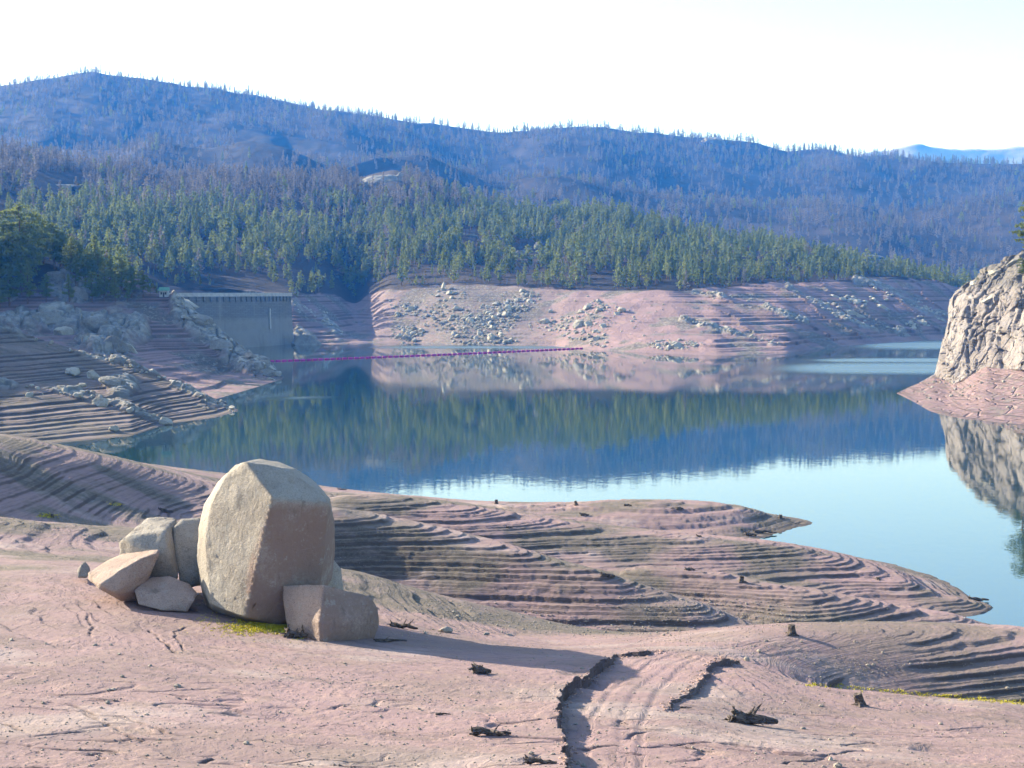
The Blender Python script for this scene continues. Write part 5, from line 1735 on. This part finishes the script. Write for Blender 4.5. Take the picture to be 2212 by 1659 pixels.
ip = gn.new('GeometryNodeInstanceOnPoints'); ip.inputs['Pick Instance'].default_value = True


def nattr(n, t):
    a = gn.new('GeometryNodeInputNamedAttribute'); a.data_type = t; a.inputs[0].default_value = n
    return a.outputs[0]


cx = gn.new('ShaderNodeCombineXYZ'); gl.new(nattr('turn', 'FLOAT'), cx.inputs[2])
gl.new(gi.outputs[0], ip.inputs['Points']); gl.new(ci.outputs[0], ip.inputs['Instance'])
gl.new(nattr('which', 'INT'), ip.inputs['Instance Index']); gl.new(cx.outputs[0], ip.inputs['Rotation'])
gl.new(nattr('size', 'FLOAT'), ip.inputs['Scale']); gl.new(ip.outputs[0], go.inputs[0])
md = fo.modifiers.new('forest', 'NODES'); md.node_group = ng

# pines on the cliff
for (px, pyb, H, lab, mi) in ((2222, 575, 17, 'dark pine leaning out at the top of the right cliff', 1), (2212, 600, 5, 'small green shrub-like pine on the cliff below the dark pine', 3), (2112, 612, 1.6, 'tiny green bush on the perched boulder of the cliff', 4)):
    p = cliff.hit(px, pyb)
    e = bpy.data.objects.new('pine_tree', None); C.objects.link(e)
    for nm, me in zip(('trunk', 'crown'), pine_hi[mi]):
        o = bpy.data.objects.new(nm, me); C.objects.link(o); o.parent = e
    e.location = p; e.scale = (H / 16,) * 3; e.rotation_euler = (0, -.12, px)
    tag(e, lab, 'pine tree')

# power line towers on the skyline
M['steel'] = simple('galvanised_steel', (.45, .47, .5), .5, .1)
for (px, lab) in ((850, 'faint steel power pylon on the skyline right of the high summit'), (857, 'faint steel power pylon just right of its twin on the skyline'), (40, 'faint steel power pylon on the skyline at the far left')):
    u = (px - CX) / F
    ki = int(np.searchsorted(far.u, u)); y = rY[ki] + 60
    z = np.interp(y, far.Y[:, ki], far.Z[:, ki])
    e = bpy.data.objects.new('power_pylon', None); C.objects.link(e); e.location = (u * y, y, z - 1)
    tag(e, lab, 'pylon')
    for sx, sy in ((-1, -1), (1, -1), (-1, 1), (1, 1)):
        bm = bmesh.new(); tube(bm, [(3 * sx, 3 * sy, 0), (.7 * sx, .7 * sy, 28), (.2 * sx, .2 * sy, 34)], [.16, .12, .1], 4, 0, 0); bm_obj('leg', bm, M['steel'], e)
    for h in (20, 25, 30):
        bm = bmesh.new(); tube(bm, [(-6, 0, h), (6, 0, h)], [.14, .14], 4, 0, 0); bm_obj('crossarm', bm, M['steel'], e)
    bm = bmesh.new()
    for h in range(0, 28, 4):
        w0 = 3 - 2.3 * h / 28; w1 = 3 - 2.3 * (h + 4) / 28
        tube(bm, [(-w0, -w0, h), (w1, -w1, h + 4)], [.08, .08], 3, 0, 0); tube(bm, [(w0, -w0, h), (-w1, -w1, h + 4)], [.08, .08], 3, 0, 0)
    bm_obj('bracing', bm, M['steel'], e)

# ------------------------------------------------------------------ haze
HAZE_D, HAZE_C = 1.55e-4, (0.03, 0.26, 1.0)
bm = bmesh.new()
ztop = max(float(Zd.max()), float(Zf.max()) + 45) + 10
print('ztop', ztop)
box(bm, -2200, 4400, -90, 5650, -6, ztop)
hz = bm_obj('haze', bm, [], None, False)
tag(hz, 'thin blue air between the camera and the far hills', 'haze', kind='stuff')
hm = bpy.data.materials.new('haze'); hm.use_nodes = True
hn = hm.node_tree.nodes; hn.clear()
ho = hn.new('ShaderNodeOutputMaterial'); hv = hn.new('ShaderNodeVolumePrincipled')
hv.inputs['Density'].default_value = HAZE_D
hv.inputs['Color'].default_value = (*HAZE_C, 1)
hv.inputs['Absorption Color'].default_value = (1, 1, 1, 1)
hv.inputs['Anisotropy'].default_value = 0.0
hm.node_tree.links.new(hv.outputs[0], ho.inputs['Volume'])
hz.data.materials.append(hm)
